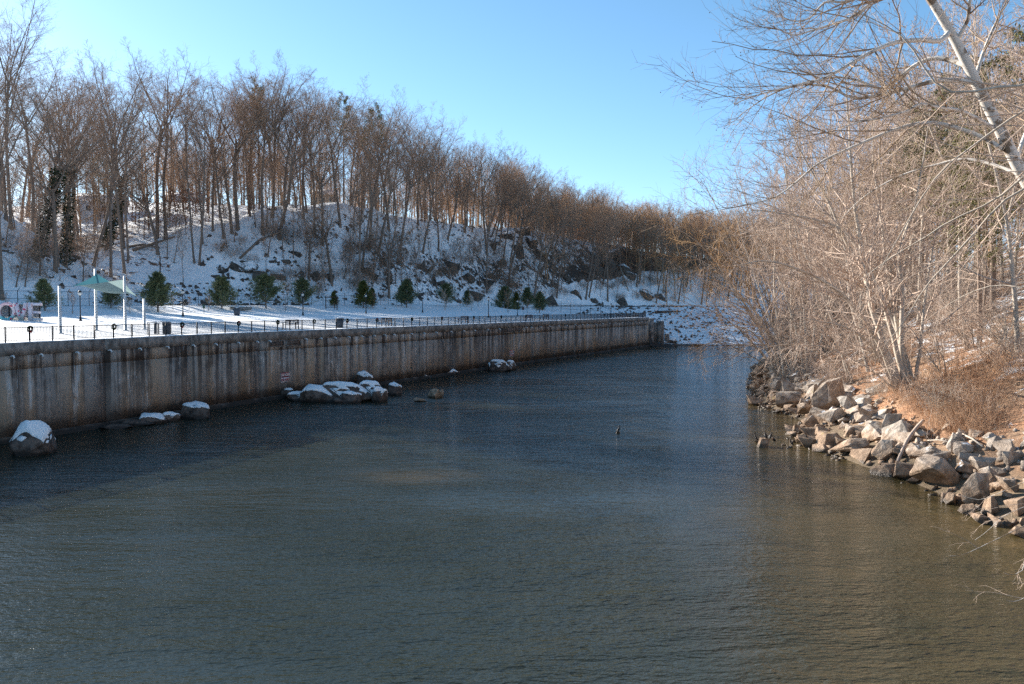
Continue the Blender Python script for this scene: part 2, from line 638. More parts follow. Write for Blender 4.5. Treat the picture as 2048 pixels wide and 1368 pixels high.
MAT = dict(
    snow=mk_snow(), hill=mk_hill(), lawn=mk_lawn(), beach=mk_beach(), bank=mk_bank(), water=mk_water(),
    concrete=mk_concrete(), coping=mk_coping(), riprap=mk_riprap(), darkrock=mk_darkrock(), hillrock=mk_hillrock(),
    bark=mk_bark('forest_bark', (0.125, 0.092, 0.072), (0.29, 0.22, 0.175)),
    twig=mk_bark('forest_twigs', (0.24, 0.155, 0.105), (0.44, 0.30, 0.215)),
    woodtwig=mk_bark('distant_twigs', (0.34, 0.195, 0.105), (0.56, 0.36, 0.21)),
    sunlittwig=mk_bark('sunlit_ochre_twigs', (0.36, 0.20, 0.09), (0.58, 0.38, 0.20)),  # warmth of the sunlight put into the twig colour
    pale=mk_bark('pale_bark', (0.27, 0.22, 0.175), (0.60, 0.53, 0.45), 2.0),
    paletwig=mk_bark('pale_twigs', (0.36, 0.265, 0.205), (0.61, 0.49, 0.405)),
    syc=mk_bark('sycamore_bark', (0.40, 0.36, 0.32), (0.70, 0.66, 0.61), 1.6, ((0.20, 0.15, 0.11), 0.53, 0.60)),
    syctwig=mk_bark('sycamore_twigs', (0.20, 0.125, 0.075), (0.44, 0.34, 0.25)),
    green=mk_leaf('evergreen_needles', (0.075, 0.098, 0.046), (0.23, 0.245, 0.12)),
    lime=mk_leaf('yellow_green_needles', (0.07, 0.085, 0.022), (0.19, 0.18, 0.05)),
    pine=mk_leaf('pine_needles', (0.085, 0.092, 0.030), (0.19, 0.17, 0.055)),
    ivy=mk_leaf('ivy_leaves', (0.015, 0.032, 0.014), (0.035, 0.060, 0.025)),
    beech=mk_leaf('dry_beech_leaves', (0.26, 0.11, 0.055), (0.42, 0.22, 0.12)),
    dryleaf=mk_leaf('fallen_leaves', (0.32, 0.14, 0.06), (0.56, 0.33, 0.19), 0.9),
    grass=mk_leaf('dry_grass_stems', (0.42, 0.25, 0.15), (0.66, 0.46, 0.31), 0.8),
    black=plain('black_painted_steel', (0.02, 0.02, 0.024), 0.45),
    white=plain('white_painted_steel', (0.62, 0.63, 0.64), 0.5, 0.04),
    grey=plain('galvanised_steel', (0.11, 0.11, 0.12), 0.5),
    pvc=plain('white_plastic_pipe', (0.74, 0.76, 0.78), 0.5, 0.06),
    red=plain('red_paint', (0.26, 0.035, 0.045), 0.6),
    redbow=plain('red_ribbon', (0.45, 0.02, 0.03), 0.5),
    signwhite=plain('sign_white', (0.62, 0.56, 0.56), 0.6, 0.1),
    wood=plain('bench_wood', (0.15, 0.075, 0.055), 0.7, 0.3),
    darkwood=plain('dark_timber', (0.06, 0.04, 0.03), 0.8, 0.3),
    bin=plain('dark_bin_plastic', (0.06, 0.075, 0.095), 0.5),
    stone=plain('cut_stone', (0.25, 0.22, 0.19), 0.85, 0.35),
    teal=plain('teal_sail_cloth', (0.10, 0.30, 0.36), 0.8, 0.08),
    sage=plain('sage_sail_cloth', (0.36, 0.44, 0.40), 0.8, 0.08),
    glass=plain('frosted_lamp_glass', (0.55, 0.55, 0.52), 0.35, 0.05),
    tan=plain('tan_siding', (0.42, 0.34, 0.26), 0.8, 0.08),
    siding=plain('grey_siding', (0.45, 0.47, 0.50), 0.8, 0.06),
    pane=plain('dark_window_glass', (0.03, 0.035, 0.04), 0.1, 0.1, spec=0.5),
    lattice=plain('dark_lattice', (0.035, 0.03, 0.032), 0.8),
)


def mk_letter(name, cols, scale):
    n = NT(name)
    o = n.coord('Object')
    c = n.mix(n.ramp(n.noise(o, 0.7, 2), 0.4, 0.6), cols[0], cols[1])
    z = n.xyz(o)[2]
    c = n.mix(n.ramp(z, 0.75, 0.35), c, cols[2])
    c = n.mix(n.ramp(n.voronoi(o, scale), 0.30, 0.24), c, cols[3])
    return n.done(c, 0.6)


MAT['letter_o'] = mk_letter('mosaic_round', ((0.62, 0.42, 0.47), (0.66, 0.60, 0.62), (0.12, 0.42, 0.47), (0.55, 0.10, 0.14)), 2.0)
MAT['letter_v'] = mk_letter('mosaic_spotted', ((0.52, 0.56, 0.64), (0.60, 0.50, 0.56), (0.38, 0.42, 0.40), (0.55, 0.08, 0.14)), 2.6)
MAT['letter_e'] = mk_letter('mosaic_pale', ((0.55, 0.53, 0.62), (0.60, 0.56, 0.60), (0.50, 0.52, 0.56), (0.58, 0.40, 0.40)), 3.0)

# ------------------------------------------------------------------ terrain of the left bank
WPX = [(-60, 897), (95, 872), (400, 822), (560, 797), (850, 757), (1050, 727), (1165, 711), (1297, 692.5)]
wall_pts = [gp(x, y)[:2] for x, y in WPX]
d0 = unit(np.array(wall_pts[1]) - wall_pts[0])
pre = [wall_pts[0] - d0 * 90, wall_pts[0] - d0 * 40]
post = [(46, 222), (70, 265), (105, 312), (155, 360), (225, 400), (320, 428)]
BL = catmull(pre + wall_pts + [np.array(p) for p in post], 1.0)
BT = unit(np.gradient(BL, axis=0))
BN = np.stack([-BT[:, 1], BT[:, 0]], 1)
BA = np.concatenate([[0], np.cumsum(np.linalg.norm(np.diff(BL, axis=0), axis=1))])
i0 = int(np.argmin(np.linalg.norm(BL - gp(0, 887)[:2], axis=1)))
BA -= BA[i0]
A_END = float(BA[int(np.argmin(np.linalg.norm(BL - wall_pts[-1], axis=1)))])
A_BEG = float(BA[0])


def as_xy(a, s):
    a = np.asarray(a, float)
    x, y = np.interp(a, BA, BL[:, 0]), np.interp(a, BA, BL[:, 1])
    nx, ny = np.interp(a, BA, BN[:, 0]), np.interp(a, BA, BN[:, 1])
    return x + nx * s, y + ny * s


def xy_as(X, Y):
    X, Y = np.atleast_1d(np.asarray(X, float)), np.atleast_1d(np.asarray(Y, float))
    a, s = np.zeros(X.shape), np.zeros(X.shape)
    for i in range(0, len(X), 4000):
        dx, dy = X[i:i + 4000, None] - BL[None, :, 0], Y[i:i + 4000, None] - BL[None, :, 1]
        k = np.argmin(dx * dx + dy * dy, 1)
        r = np.arange(len(k))
        s[i:i + 4000] = dx[r, k] * BN[k, 0] + dy[r, k] * BN[k, 1]
        a[i:i + 4000] = BA[k] + dx[r, k] * BT[k, 0] + dy[r, k] * BT[k, 1]
    return a, s


SHORE = catmull([(20, 194), (32.3, 194.5), (42, 197), (58, 200), (80, 206), (115, 222), (160, 255), (230, 300), (340, 340)], 1.0)
SHN = unit(np.gradient(SHORE, axis=0))
SHN = np.stack([-SHN[:, 1], SHN[:, 0]], 1)


def sdist(X, Y, L, N):
    X, Y = np.asarray(X, float).ravel(), np.asarray(Y, float).ravel()
    out = np.zeros(len(X))
    for i in range(0, len(X), 4000):
        dx, dy = X[i:i + 4000, None] - L[None, :, 0], Y[i:i + 4000, None] - L[None, :, 1]
        d2 = dx * dx + dy * dy
        k = np.argmin(d2, 1)
        r = np.arange(len(k))
        out[i:i + 4000] = np.sqrt(d2[r, k]) * np.sign(dx[r, k] * N[k, 0] + dy[r, k] * N[k, 1] + 1e-9)
    return out


WALL_TOP = 6.85
RA = np.array([-150, -20, 30, 48, 60, 72, 84, 95, 115, 140, 193, 228, 335, 420, 560])
RZ = np.array([25, 25, 25, 25, 22, 19.5, 21.5, 27, 32, 35.6, 35, 37, 31, 27, 26])
CA = np.array([-150, 40, 60, 72, 84, 100, 560])
CS = np.array([78, 78, 86, 96, 92, 79, 80])


def lawn_z(a, s):
    z = WALL_TOP + 0.03 + 0.043 * np.clip(s - 5, 0, 36) + 0.9 * smooth01((s - 36) / 10)
    z = z + 0.0035 * np.clip(a, 0, 160) * smooth01(s / 40)
    return z + 0.10 * (fbm(a * .12, s * .12, 3, 5) - .5) * smooth01((s - 3) / 6)


def left_z(a, s, X=None, Y=None):
    a, s = np.asarray(a, float), np.asarray(s, float)
    if X is None:
        X, Y = as_xy(a, s)
    lz = lawn_z(a, np.minimum(s, 52))
    w = np.maximum(smooth01((a - A_END + 0.5) / 6), (s < -.01) * 1.0)
    dsh = np.full(a.shape, 60.0)
    far = (a > A_END - 2)
    if far.any():
        dsh[far] = sdist(X[far], Y[far], SHORE, SHN)
    bz = np.where(dsh < 0, np.maximum(dsh * 0.25, -2.5), 9.3 * np.clip(dsh / 52, 0, 1) ** 0.92)
    bz = bz + 0.5 * (fbm(X * .2, Y * .2, 4, 9) - .5)
    z = lz * (1 - w) + bz * w
    Rr = np.interp(a, RA, RZ)
    toe = np.interp(a, [A_END, A_END + 60, A_END + 200], [53, 46, 30])
    crest = np.interp(a, CA, CS) + (toe - 53)
    t = np.clip((s - toe) / (crest - toe), 0, 1)
    bump = (fbm(a * .09, s * .11, 4, 21) - .5) * 7.5 * np.clip(t * 4, 0, 1) * (1 - .55 * t)
    crag = (np.abs(fbm(a * .22, s * .3, 4, 33) - .5) * 2) ** .8 * 2.4 * smooth01((a - 95) / 40) * np.clip(t * 5, 0, 1) * np.clip((1.1 - t) * 1.4, 0, 1)
    prof = .45 * t + .55 * smooth01(t)
    hill = (Rr - 9.5) * prof + bump + crag + (fbm(a * .05, s * .05, 3, 44) - .5) * 4 * np.clip((s - crest) / 20, 0, 1)
    hill = hill + np.clip(s - crest, 0, 90) * np.interp(a, [60, 110, 300, 400], [.02, .07, .06, .03])
    return z + np.where(s > toe, hill, 0)


def Z(X, Y):
    a, s = xy_as(X, Y)
    return left_z(a, s, np.atleast_1d(np.asarray(X, float)), np.atleast_1d(np.asarray(Y, float)))


def grid_mesh(name, A2, S2, mat, attrs=None, smooth=True):
    X, Y = as_xy(A2.ravel(), S2.ravel())
    zz = left_z(A2.ravel(), S2.ravel(), X, Y)
    n, m = A2.shape
    idx = np.arange(n * m).reshape(n, m)
    q = np.stack([idx[:-1, :-1], idx[1:, :-1], idx[1:, 1:], idx[:-1, 1:]], -1).reshape(-1, 4)
    me = np_mesh(name, np.stack([X, Y, zz], 1), [q], mat, smooth)
    for k, f in (attrs or {}).items():
        set_attr(me, k, f(A2.ravel(), S2.ravel(), X, Y, zz))
    return me


aL = np.concatenate([np.arange(A_BEG, A_END - .8, 1.2), [A_END]])
sL = np.concatenate([[0.35], np.arange(1, 53, 1.0), [53.0]])
aF = np.concatenate([[A_END], np.arange(A_END + 1, 470, 1.6)])
sB = np.concatenate([np.arange(-46, 53, 1.2), [53.0]])
sH = np.concatenate([np.arange(53, 100, .9), np.arange(100, 190, 5)])
aH = np.concatenate([aL[:-1], aF])


def lawn_cover(a, s, X, Y, z):
    c = np.exp(-((s - 41) / 4.5) ** 2) * 0.42 * (0.5 + fbm(a * .08, s * .1, 3, 3))
    c += np.exp(-((s - 11) / 4) ** 2) * np.exp(-((a - 10) / 22) ** 2) * .15
    return c - 0.12


tag(link('lawn', grid_mesh('lawn', *np.meshgrid(aL, sL, indexing='ij'), MAT['lawn'], {'cover': lawn_cover})),
    'snow covered park lawn rising gently behind the river wall', None, None, 'structure')
tag(link('snowy_shore', grid_mesh('snowy_shore', *np.meshgrid(aF, sB, indexing='ij'), MAT['beach'],
    {'cover': lambda a, s, X, Y, z: np.clip(1 - np.abs(z - 2.4) / 3.4, 0, 1) * .55 + np.clip(.7 - z, 0, 1) * 1.2 - .15 + 1.1 * np.exp(-((a - A_END) / 5.0) ** 2) * (z < 6.2)})),
    'snow covered stony shore beyond the end of the wall', None, None, 'structure')


def hill_cover(a, s, X, Y, z):
    Rr = np.interp(a, RA, RZ)
    t = (z - 9.5) / (Rr - 9.5)
    g = np.exp(-((a - 78) / 22) ** 2) * smooth01((s - 66) / 14) * .42
    crag = smooth01((a - 105) / 50) * np.exp(-((t - .34) / .32) ** 2) * .40
    low = np.exp(-((a - 108) / 16) ** 2) * np.exp(-((t - .2) / .18) ** 2) * .30
    top = smooth01((s - 84) / 16) * .22
    far = smooth01((a - 205) / 60) * .36 * smooth01(t * 2.5) + smooth01((a - 225) / 50) * .34
    return g + crag + low + top + far - .10


def hill_litter(a, s, X, Y, z):
    return np.clip(np.exp(-((a - 78) / 26) ** 2) * smooth01((s - 66) / 10) + smooth01((s - 82) / 12) + .3 * smooth01((a - 220) / 120), 0, 1)


tag(link('hillside', grid_mesh('hillside', *np.meshgrid(aH, sH, indexing='ij'), MAT['hill'], {'cover': hill_cover, 'litter': hill_litter})),
    'steep snowy wooded hillside behind the park', None, None, 'structure')


def pos(px, s, dz=0.0):
    """the point of the left bank at offset s behind the wall line that lies on the compass bearing of photo column px"""
    Yv = np.arange(40, 480, .25)
    Xv = (px - CX) / F / cp * Yv
    a, ss = xy_as(Xv, Yv)
    k = int(np.argmax(ss > s))
    X, Y = Xv[k], Yv[k]
    return np.array([X, Y, Z(X, Y)[0] + dz])


# ------------------------------------------------------------------ terrain of the right bank
RB = catmull([(15, -12), (19, 5), (20.6, 20), (21.4, 33.6), (21.5, 43), (20.6, 50), (20.4, 58), (23.8, 67), (24, 78), (28, 95), (35, 118), (47, 150), (72, 174), (110, 184), (180, 205), (300, 260)], .6)
RBT = unit(np.gradient(RB, axis=0))
RBN = np.stack([RBT[:, 1], -RBT[:, 0]], 1)


def bank_z_t(X, Y, t):
    z = np.where(t < 0, np.maximum(t * .4, -2.2), 0)
    z = z + np.clip(t, 0, 4.5) * .47 + np.clip(t - 4.5, 0, 70) * .47
    z = z + (fbm(X * .25, Y * .25, 4, 71) - .5) * 1.3 * smooth01(t / 4) + (fbm(X * .06, Y * .06, 3, 77) - .5) * 5 * smooth01((t - 6) / 18)
    return z


def BZ(X, Y):
    X, Y = np.atleast_1d(np.asarray(X, float)), np.atleast_1d(np.asarray(Y, float))
    return bank_z_t(X, Y, sdist(X, Y, RB, RBN))


gx = np.concatenate([np.arange(9, 60, .8), np.arange(60, 200, 3)])
gy = np.concatenate([np.arange(-14, 130, .8), np.arange(130, 260, 2.5)])
GX, GY = np.meshgrid(gx, gy, indexing='ij')
tt = sdist(GX, GY, RB, RBN)
zz = bank_z_t(GX.ravel(), GY.ravel(), tt)
idx = np.arange(GX.size).reshape(GX.shape)
q = np.stack([idx[:-1, :-1], idx[1:, :-1], idx[1:, 1:], idx[:-1, 1:]], -1).reshape(-1, 4)
me = np_mesh('riverbank', np.stack([GX.ravel(), GY.ravel(), zz], 1), [q], MAT['bank'], True)
set_attr(me, 'mud', smooth01((2.0 - zz) / 1.2))
set_attr(me, 'snow', np.clip((tt - 3) / 25, -.5, .5) + .12 * fbm(GX.ravel() * .1, GY.ravel() * .1, 2, 8))
tag(link('riverbank', me), 'leaf covered right bank with melting snow patches', None, None, 'structure')


def bpos(px, py):
    """where the ray through a photo pixel meets the right bank or the water"""
    d = ray(px, py)
    k = np.arange(15, 260, .1)
    X, Y, z = d[0] * k, d[1] * k, CAMZ + d[2] * k
    g = np.maximum(BZ(X, Y), 0.0)
    i = int(np.argmax(z < g))
    return np.array([X[i], Y[i], g[i]])


# ------------------------------------------------------------------ water
wx = np.concatenate([[-400, -200, -120], np.arange(-70, 70, 1.0), [80, 100, 140, 220, 400]])
wy = np.concatenate([[-300, -100, -40], np.arange(-10, 130, 1.0), np.arange(130, 215, 2.5), [240, 300, 420]])
WX, WY = np.meshgrid(wx, wy, indexing='ij')
idx = np.arange(WX.size).reshape(WX.shape)
q = np.stack([idx[:-1, :-1], idx[1:, :-1], idx[1:, 1:], idx[:-1, 1:]], -1).reshape(-1, 4)
me = np_mesh('river', np.stack([WX.ravel(), WY.ravel(), np.zeros(WX.size)], 1), [q], MAT['water'], True)
tw = sdist(WX, WY, RB, RBN)
wxr, wyr = WX.ravel(), WY.ravel()
sh = np.clip(smooth01((tw + 7.5) / 7.0), 0, 1) * smooth01((wyr - 8) / 18) * .95
for px, py, rx, ry in ((835, 952, 3.0, 1.6), (1480, 895, 2.2, 1.2), (1740, 1015, 2.0, 1.5), (800, 800, 4, 2), (985, 790, 3.5, 1.6)):
    c = gp(px, py)
    sh = np.maximum(sh, .5 * np.exp(-(((wxr - c[0]) / rx) ** 2 + ((wyr - c[1]) / ry) ** 2)))
sh = np.maximum(sh, .33 * smooth01((wxr + 6 - wyr * .05) / 20))
set_attr(me, 'shallow', sh)
ru = np.ones(WX.size) * 1.0
ru *= 1 - .85 * smooth01((wyr - 165) / 25)
set_attr(me, 'ruffle', ru)
tag(link('river', me), 'rippled brown green river water', None, None, 'structure')

# ------------------------------------------------------------------ the river wall
WALL = tag(empty('river_wall', (0, 0, 0)), 'long stained concrete retaining wall holding the park above the river', 'wall')


def strip(name, a0, a1, prof, mat, parent, step=1.5, uv=True):
    """sweeps a closed cross-section of (s, z) points along the wall from a0 to a1"""
    n = max(2, int(round((a1 - a0) / step)) + 1)
    A = np.linspace(a0, a1, n)
    prof = np.asarray(prof, float)
    m = len(prof)
    V, U = [], []
    for s_, z_ in prof:
        x, y = as_xy(A, np.full(n, s_))
        V.append(np.stack([x, y, np.full(n, z_)], 1))
        U.append(np.stack([A, np.full(n, z_)], 1))
    V, U = np.stack(V, 1).reshape(-1, 3), np.stack(U, 1).reshape(-1, 2)
    i = np.arange(n - 1)[:, None] * m
    j = np.arange(m)[None, :]
    j2 = (j + 1) % m
    q = np.stack([i + j, i + j2, i + m + j2, i + m + j], -1).reshape(-1, 4)
    fs = [q[:, ::-1]]
    if m == 4:
        fs.append(np.array([[0, 1, 2, 3], [(n - 1) * m + 3, (n - 1) * m + 2, (n - 1) * m + 1, (n - 1) * m]]))
    me = np_mesh(name, V, fs, mat)
    if uv:
        l = me.uv_layers.new(name='UVMap')
        vi = np.zeros(len(me.loops), dtype=np.int32)
        me.loops.foreach_get('vertex_index', vi)
        l.data.foreach_set('uv', U[vi].astype(np.float32).ravel())
    return link(name, me, parent)


PANEL = 9.15
a = -38.0
edges = []
while a < A_END - 1:
    b = min(a + PANEL, A_END)
    if A_END - b < 3: b = A_END
    edges.append((a, b))
    a = b
for k, (a0, a1) in enumerate(edges):
    g0, g1 = a0 + .02, a1 - .02
    dz = 0.006 * ((k * 37) % 5 - 2)
    strip('wall_panel', g0, g1, [(dz, .42), (1.2, .42), (1.2, 4.985), (dz, 4.985)], MAT['concrete'], WALL)
    strip('wall_panel', g0, g1, [(dz + .015, 5.02), (1.2, 5.02), (1.2, 5.98), (dz + .015, 5.98)], MAT['concrete'], WALL)
    strip('coping', g0, g1, [(-.025 + dz, 5.985), (.42, 5.985), (.42, 6.86), (-.025 + dz, 6.86)], MAT['coping'], WALL)
    strip('footing', g0, g1, [(-.42, -1.5), (1.2, -1.5), (1.2, .41), (-.36, .36)], MAT['concrete'], WALL)
strip('joint_filler', -38, A_END - .01, [(.09, -1.2), (1.0, -1.2), (1.0, 6.6), (.09, 6.6)], MAT['darkrock'], WALL)
# snow along the top of the coping
n = int((A_END + 38) / .6)
A = np.linspace(-37.9, A_END - .05, n)
hh = .025 + .05 * fbm(A * .5, A * 0, 3, 4)
V = []
for s_, k in ((-.03, 0), (.03, 1), (.30, 1.0), (.55, .5)):
    x, y = as_xy(A, np.full(n, s_))
    V.append(np.stack([x, y, 6.862 + hh * k], 1))
V = np.stack(V, 1).reshape(-1, 3)
i = np.arange(n - 1)[:, None] * 4
j = np.arange(3)[None, :]
link('snow_strip', np_mesh('snow_strip', V, [np.stack([i + j, i + 4 + j, i + 5 + j, i + 1 + j], -1).reshape(-1, 4)], MAT['snow'], True), WALL)


def a_of_px(px, s=0.0):
    p = pos(px, s) if s > 0 else None
    if p is None:
        Yv = np.arange(40, 260, .1)
        Xv = (px - CX) / F / cp * Yv
        aa, ss = xy_as(Xv, Yv)
        k = int(np.argmax(ss > 0))
        return float(aa[k])
    return float(xy_as(p[0], p[1])[0][0])


def wall_point(a, s, z):
    x, y = as_xy(np.array([a]), np.array([s]))
    return np.array([x[0], y[0], z])


def wall_rot(a):
    tx, ty = np.interp(a, BA, BT[:, 0]), np.interp(a, BA, BT[:, 1])
    return math.atan2(ty, tx)


# drain pipes: short white goosenecks under the coping, some with a white streak of lime below
pm = MB()
ptsp = [(0, -.02, 0), (0, .12, .05), (0, .24, .06), (0, .33, .0), (0, .36, -.12)]
pm.tube([(x, -y, z) for x, y, z in ptsp], .062, 7)
drain_me = pm.mesh('drain_pipe', MAT['pvc'], True)
for k, px in enumerate([18, 77, 149, 215, 275, 330, 381, 427, 472, 511, 535, 608, 638, 667, 694, 720, 745, 767, 785, 820, 845, 870, 899, 925, 947, 973, 996, 1050, 1060, 1079, 1097, 1115, 1131, 1148, 1163, 1172, 1188, 1203, 1217, 1228, 1242, 1255, 1268, 1281]):
    aa = a_of_px(px)
    o = link('drain_pipe', drain_me, WALL)
    o.location = wall_point(aa, -.05, 5.93)
    o.rotation_euler = (0, 0, wall_rot(aa))
# pairs of slots near the wall top; a dark board imitates the shade inside
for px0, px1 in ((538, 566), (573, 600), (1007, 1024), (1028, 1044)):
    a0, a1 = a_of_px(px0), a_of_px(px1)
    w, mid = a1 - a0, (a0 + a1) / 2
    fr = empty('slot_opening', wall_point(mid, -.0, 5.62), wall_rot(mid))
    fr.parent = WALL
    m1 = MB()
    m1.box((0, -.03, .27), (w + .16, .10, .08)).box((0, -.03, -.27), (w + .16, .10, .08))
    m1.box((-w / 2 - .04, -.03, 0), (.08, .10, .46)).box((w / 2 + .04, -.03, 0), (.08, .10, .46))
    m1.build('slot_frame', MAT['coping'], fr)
    MB().box((0, -.012, 0), (w, .03, .46)).build('slot_shade_board', MAT['darkrock'], fr)

# the two danger signs bolted to the wall
def text_mesh(txt, size, mat, sx=1.0):
    cu = bpy.data.curves.new('lettering', 'FONT')
    cu.body = txt
    cu.size = size
    cu.align_x = 'CENTER'
    cu.align_y = 'CENTER'
    cu.extrude = .006
    cu.offset = .012
    cu.materials.append(mat)
    tmp = bpy.data.objects.new('lettering', cu)
    COL.objects.link(tmp)
    bpy.context.view_layer.update()
    me_ = bpy.data.meshes.new_from_object(tmp.evaluated_get(bpy.context.evaluated_depsgraph_get()))
    bpy.data.objects.remove(tmp)
    bpy.data.curves.remove(cu)
    me_.name = 'lettering'
    o = link('lettering', me_)
    o.scale = (sx, 1, 1)
    return o


for px, py, lab in ((568, 755, 'red and white danger sign on the wall, nearer and larger of the two'),
                    (1023, 707, 'faded danger sign on the wall above the smaller snowy rocks')):
    aa = a_of_px(px)
    P = wall_point(aa, -.03, 0)
    d = ray(px, py)
    zc = CAMZ + d[2] * P[1] / d[1]
    s = tag(empty('danger_sign', (P[0], P[1], zc), wall_rot(aa)), lab, 'sign')
    hw = .62 if px < 800 else .78
    MB().box((0, -.02, .27), (2 * hw, .03, .50)).build('upper_panel', MAT['red'], s)
    MB().box((0, -.02, -.25), (2 * hw, .03, .52)).build('lower_panel', MAT['signwhite'], s)
    t1 = text_mesh('DANGER', .42, MAT['signwhite'], .80 if px < 800 else 1.0)
    t1.parent = s
    t1.location = (0, -.045, .27)
    t1.rotation_euler = (R(90), 0, 0)
    t2 = text_mesh('KEEP AWAY', .36, MAT['red'], .62 if px < 800 else .78)
    t2.parent = s
    t2.location = (0, -.045, -.24)
    t2.rotation_euler = (R(90), 0, 0)

# outfall pipe with a snow cap
P = wall_point(a_of_px(566), -.2, 0)
o = tag(empty('outfall_pipe', (P[0], P[1], .5), wall_rot(a_of_px(566))), 'dark outfall pipe poking from the wall under the danger sign', 'pipe')
an = np.linspace(0, 2 * np.pi, 14, endpoint=False)
m1 = MB()
m1.lathe([(.30, -.9), (.42, -.9), (.42, .8), (.30, .8), (.30, -.9)], m=16)
mm = m1.mesh('pipe_barrel', MAT['darkrock'], True)
b_ = link('pipe_barrel', mm, o)
b_.rotation_euler = (R(90), 0, 0)
m1 = MB()
m1.lathe([(.0, .30), (.2, .29), (.36, .16), (.42, .0), (.0, .0)], m=14)
sc = m1.build('snow_cap', MAT['snow'], o, True)
sc.location = (0, -.4, .36)
sc.scale = (1, 1.25, .7)

# ------------------------------------------------------------------ iron railing on the wall
RAIL = tag(empty('iron_railing', (0, 0, 0)), 'black picket railing running along the top of the river wall', 'railing')
post_a = np.arange(a_of_px(12) - 1.83 * 8, A_END - .3, 1.83)
pm = MB().box((0, 0, .57), (.075, .075, 1.14))
post_me = pm.mesh('railing_post', MAT['black'])
for aa in post_a:
    o = link('railing_post', post_me, RAIL)
    o.location = wall_point(aa, .14, 6.87)
    o.rotation_euler = (0, 0, wall_rot(aa))
for z0, z1, nm in ((7.91, 7.96, 'top_rail'), (7.00, 7.04, 'bottom_rail')):
    strip(nm, post_a[0], post_a[-1], [(.115, z0), (.165, z0), (.165, z1), (.115, z1)], MAT['black'], RAIL, 1.8, False)
pk = MB()
for aa in np.arange(post_a[0], post_a[-1], .118):
    p = wall_point(aa, .14, 7.47)
    if xy_as(p[0], p[1])[0][0] < 1e9:
        w = .0135
        V = np.array([[-w, -w, -.44], [w, -w, -.44], [w, w, -.44], [-w, w, -.44], [-w, -w, .44], [w, -w, .44], [w, w, .44], [-w, w, .44]]) + p
        pk.add(V, [[0, 1, 5, 4], [1, 2, 6, 5], [2, 3, 7, 6], [3, 0, 4, 7]])
tag(pk.build('pickets', MAT['black'], RAIL), kind='stuff')

# ------------------------------------------------------------------ wreaths
def wreath_mesh(seed, red):
    r = np.random.default_rng(seed)
    n = 1300
    an = r.uniform(0, 2 * np.pi, n)
    th = r.uniform(0, 2 * np.pi, n)
    rr = .29 + .07 * np.cos(th)
    P = np.stack([rr * np.cos(an), .07 * np.sin(th), rr * np.sin(an)], 1)
    D = unit(np.stack([np.cos(th) * np.cos(an), np.sin(th), np.cos(th) * np.sin(an)], 1) + r.normal(0, .7, (n, 3)))
    return blades_mesh('wreath_ring', P, D, r.uniform(.06, .10, n), .05, MAT['ivy'], r)


def blades_np(P, D, L, W, r, shape=0.45):
    n = len(P)
    L = np.broadcast_to(np.asarray(L, float), (n,))
    W = np.broadcast_to(np.asarray(W, float), (n,))
    side = unit(np.cross(D, r.normal(0, 1, (n, 3))))
    mid = P + D * (L * shape)[:, None]
    V = np.stack([P, mid + side * W[:, None] * .5, P + D * L[:, None], mid - side * W[:, None] * .5], 1).reshape(-1, 3)
    q = np.arange(n)[:, None] * 4 + np.arange(4)[None]
    return V, q


def blades_mesh(name, P, D, L, W, mat, r, shape=0.45):
    V, q = blades_np(P, D, L, W, r, shape)
    return np_mesh(name, V, [q], mat)


ring_meshes = [wreath_mesh(40 + k, k) for k in range(3)]
bm_ = MB()
bm_.box((-.09, -.1, 0), (.16, .05, .09), tilt=(0, R(28), 0)).box((.09, -.1, 0), (.16, .05, .09), tilt=(0, R(-28), 0))
bm_.box((-.05, -.1, -.13), (.05, .03, .22), tilt=(0, R(14), 0)).box((.05, -.1, -.13), (.05, .03, .22), tilt=(0, R(-14), 0)).box((0, -.11, 0), (.07, .06, .07))
bow_me = bm_.mesh('bow', MAT['redbow'])
wpx = [58, 224, 357, 467, 559, 636, 702, 760, 818, 886, 946, 1000, 1050, 1129]
ordn = ['first', 'second', 'third', 'fourth', 'fifth', 'sixth', 'seventh', 'eighth', 'ninth', 'tenth', 'eleventh', 'twelfth', 'thirteenth', 'fourteenth', 'fifteenth', 'sixteenth']
near = ['in front of the painted letters', 'under the shade sail', 'just right of the round litter bin', 'below the second dark lamp post',
        'between the two lawn lamps and the first bench', 'just right of the first wooden bench', 'right of the blue grey bin', 'left of the second bench',
        'right of the second bench', 'left of the third reddish bench', 'right of the third reddish bench', 'below the distant lamp post', 'left of the fourth bench', 'furthest along the wall, by the bend']
for k, px in enumerate(wpx):
    aa = post_a[np.argmin(np.abs(post_a - a_of_px(px)))]
    w = tag(empty('wreath', wall_point(aa, .07, 7.80), wall_rot(aa)), 'round evergreen wreath on the railing, ' + near[k] + (', ' + ordn[k] if k != 4 else ''), 'wreath', 'wreaths hung along the river railing')
    w.scale = (.60, .60, .60)
    link('wreath_ring', ring_meshes[k % 3], w)
    if k not in (1, 4, 5, 8):
        bo = link('bow', bow_me, w)
        bo.location = (0, 0, .27 if k % 2 else -.27)

# ------------------------------------------------------------------ tree growing (numpy)
def grow(r, P0, D0, L, R0, K, wig, trop, rend=0.35, tdir=(0, 0, 1)):
    N = len(P0)
    L = np.broadcast_to(np.asarray(L, float), (N,))
    R0 = np.broadcast_to(np.asarray(R0, float), (N,))
    tr = np.asarray(tdir, float) * trop
    pts = np.zeros((N, K, 3))
    p, d = P0.copy(), unit(D0)
    pts[:, 0] = p
    for k in range(1, K):
        p = p + d * (L / (K - 1))[:, None]
        pts[:, k] = p
        d = unit(d + r.normal(0, wig, (N, 3)) + tr)
    rad = R0[:, None] * np.linspace(1, rend, K)[None]
    return pts, rad


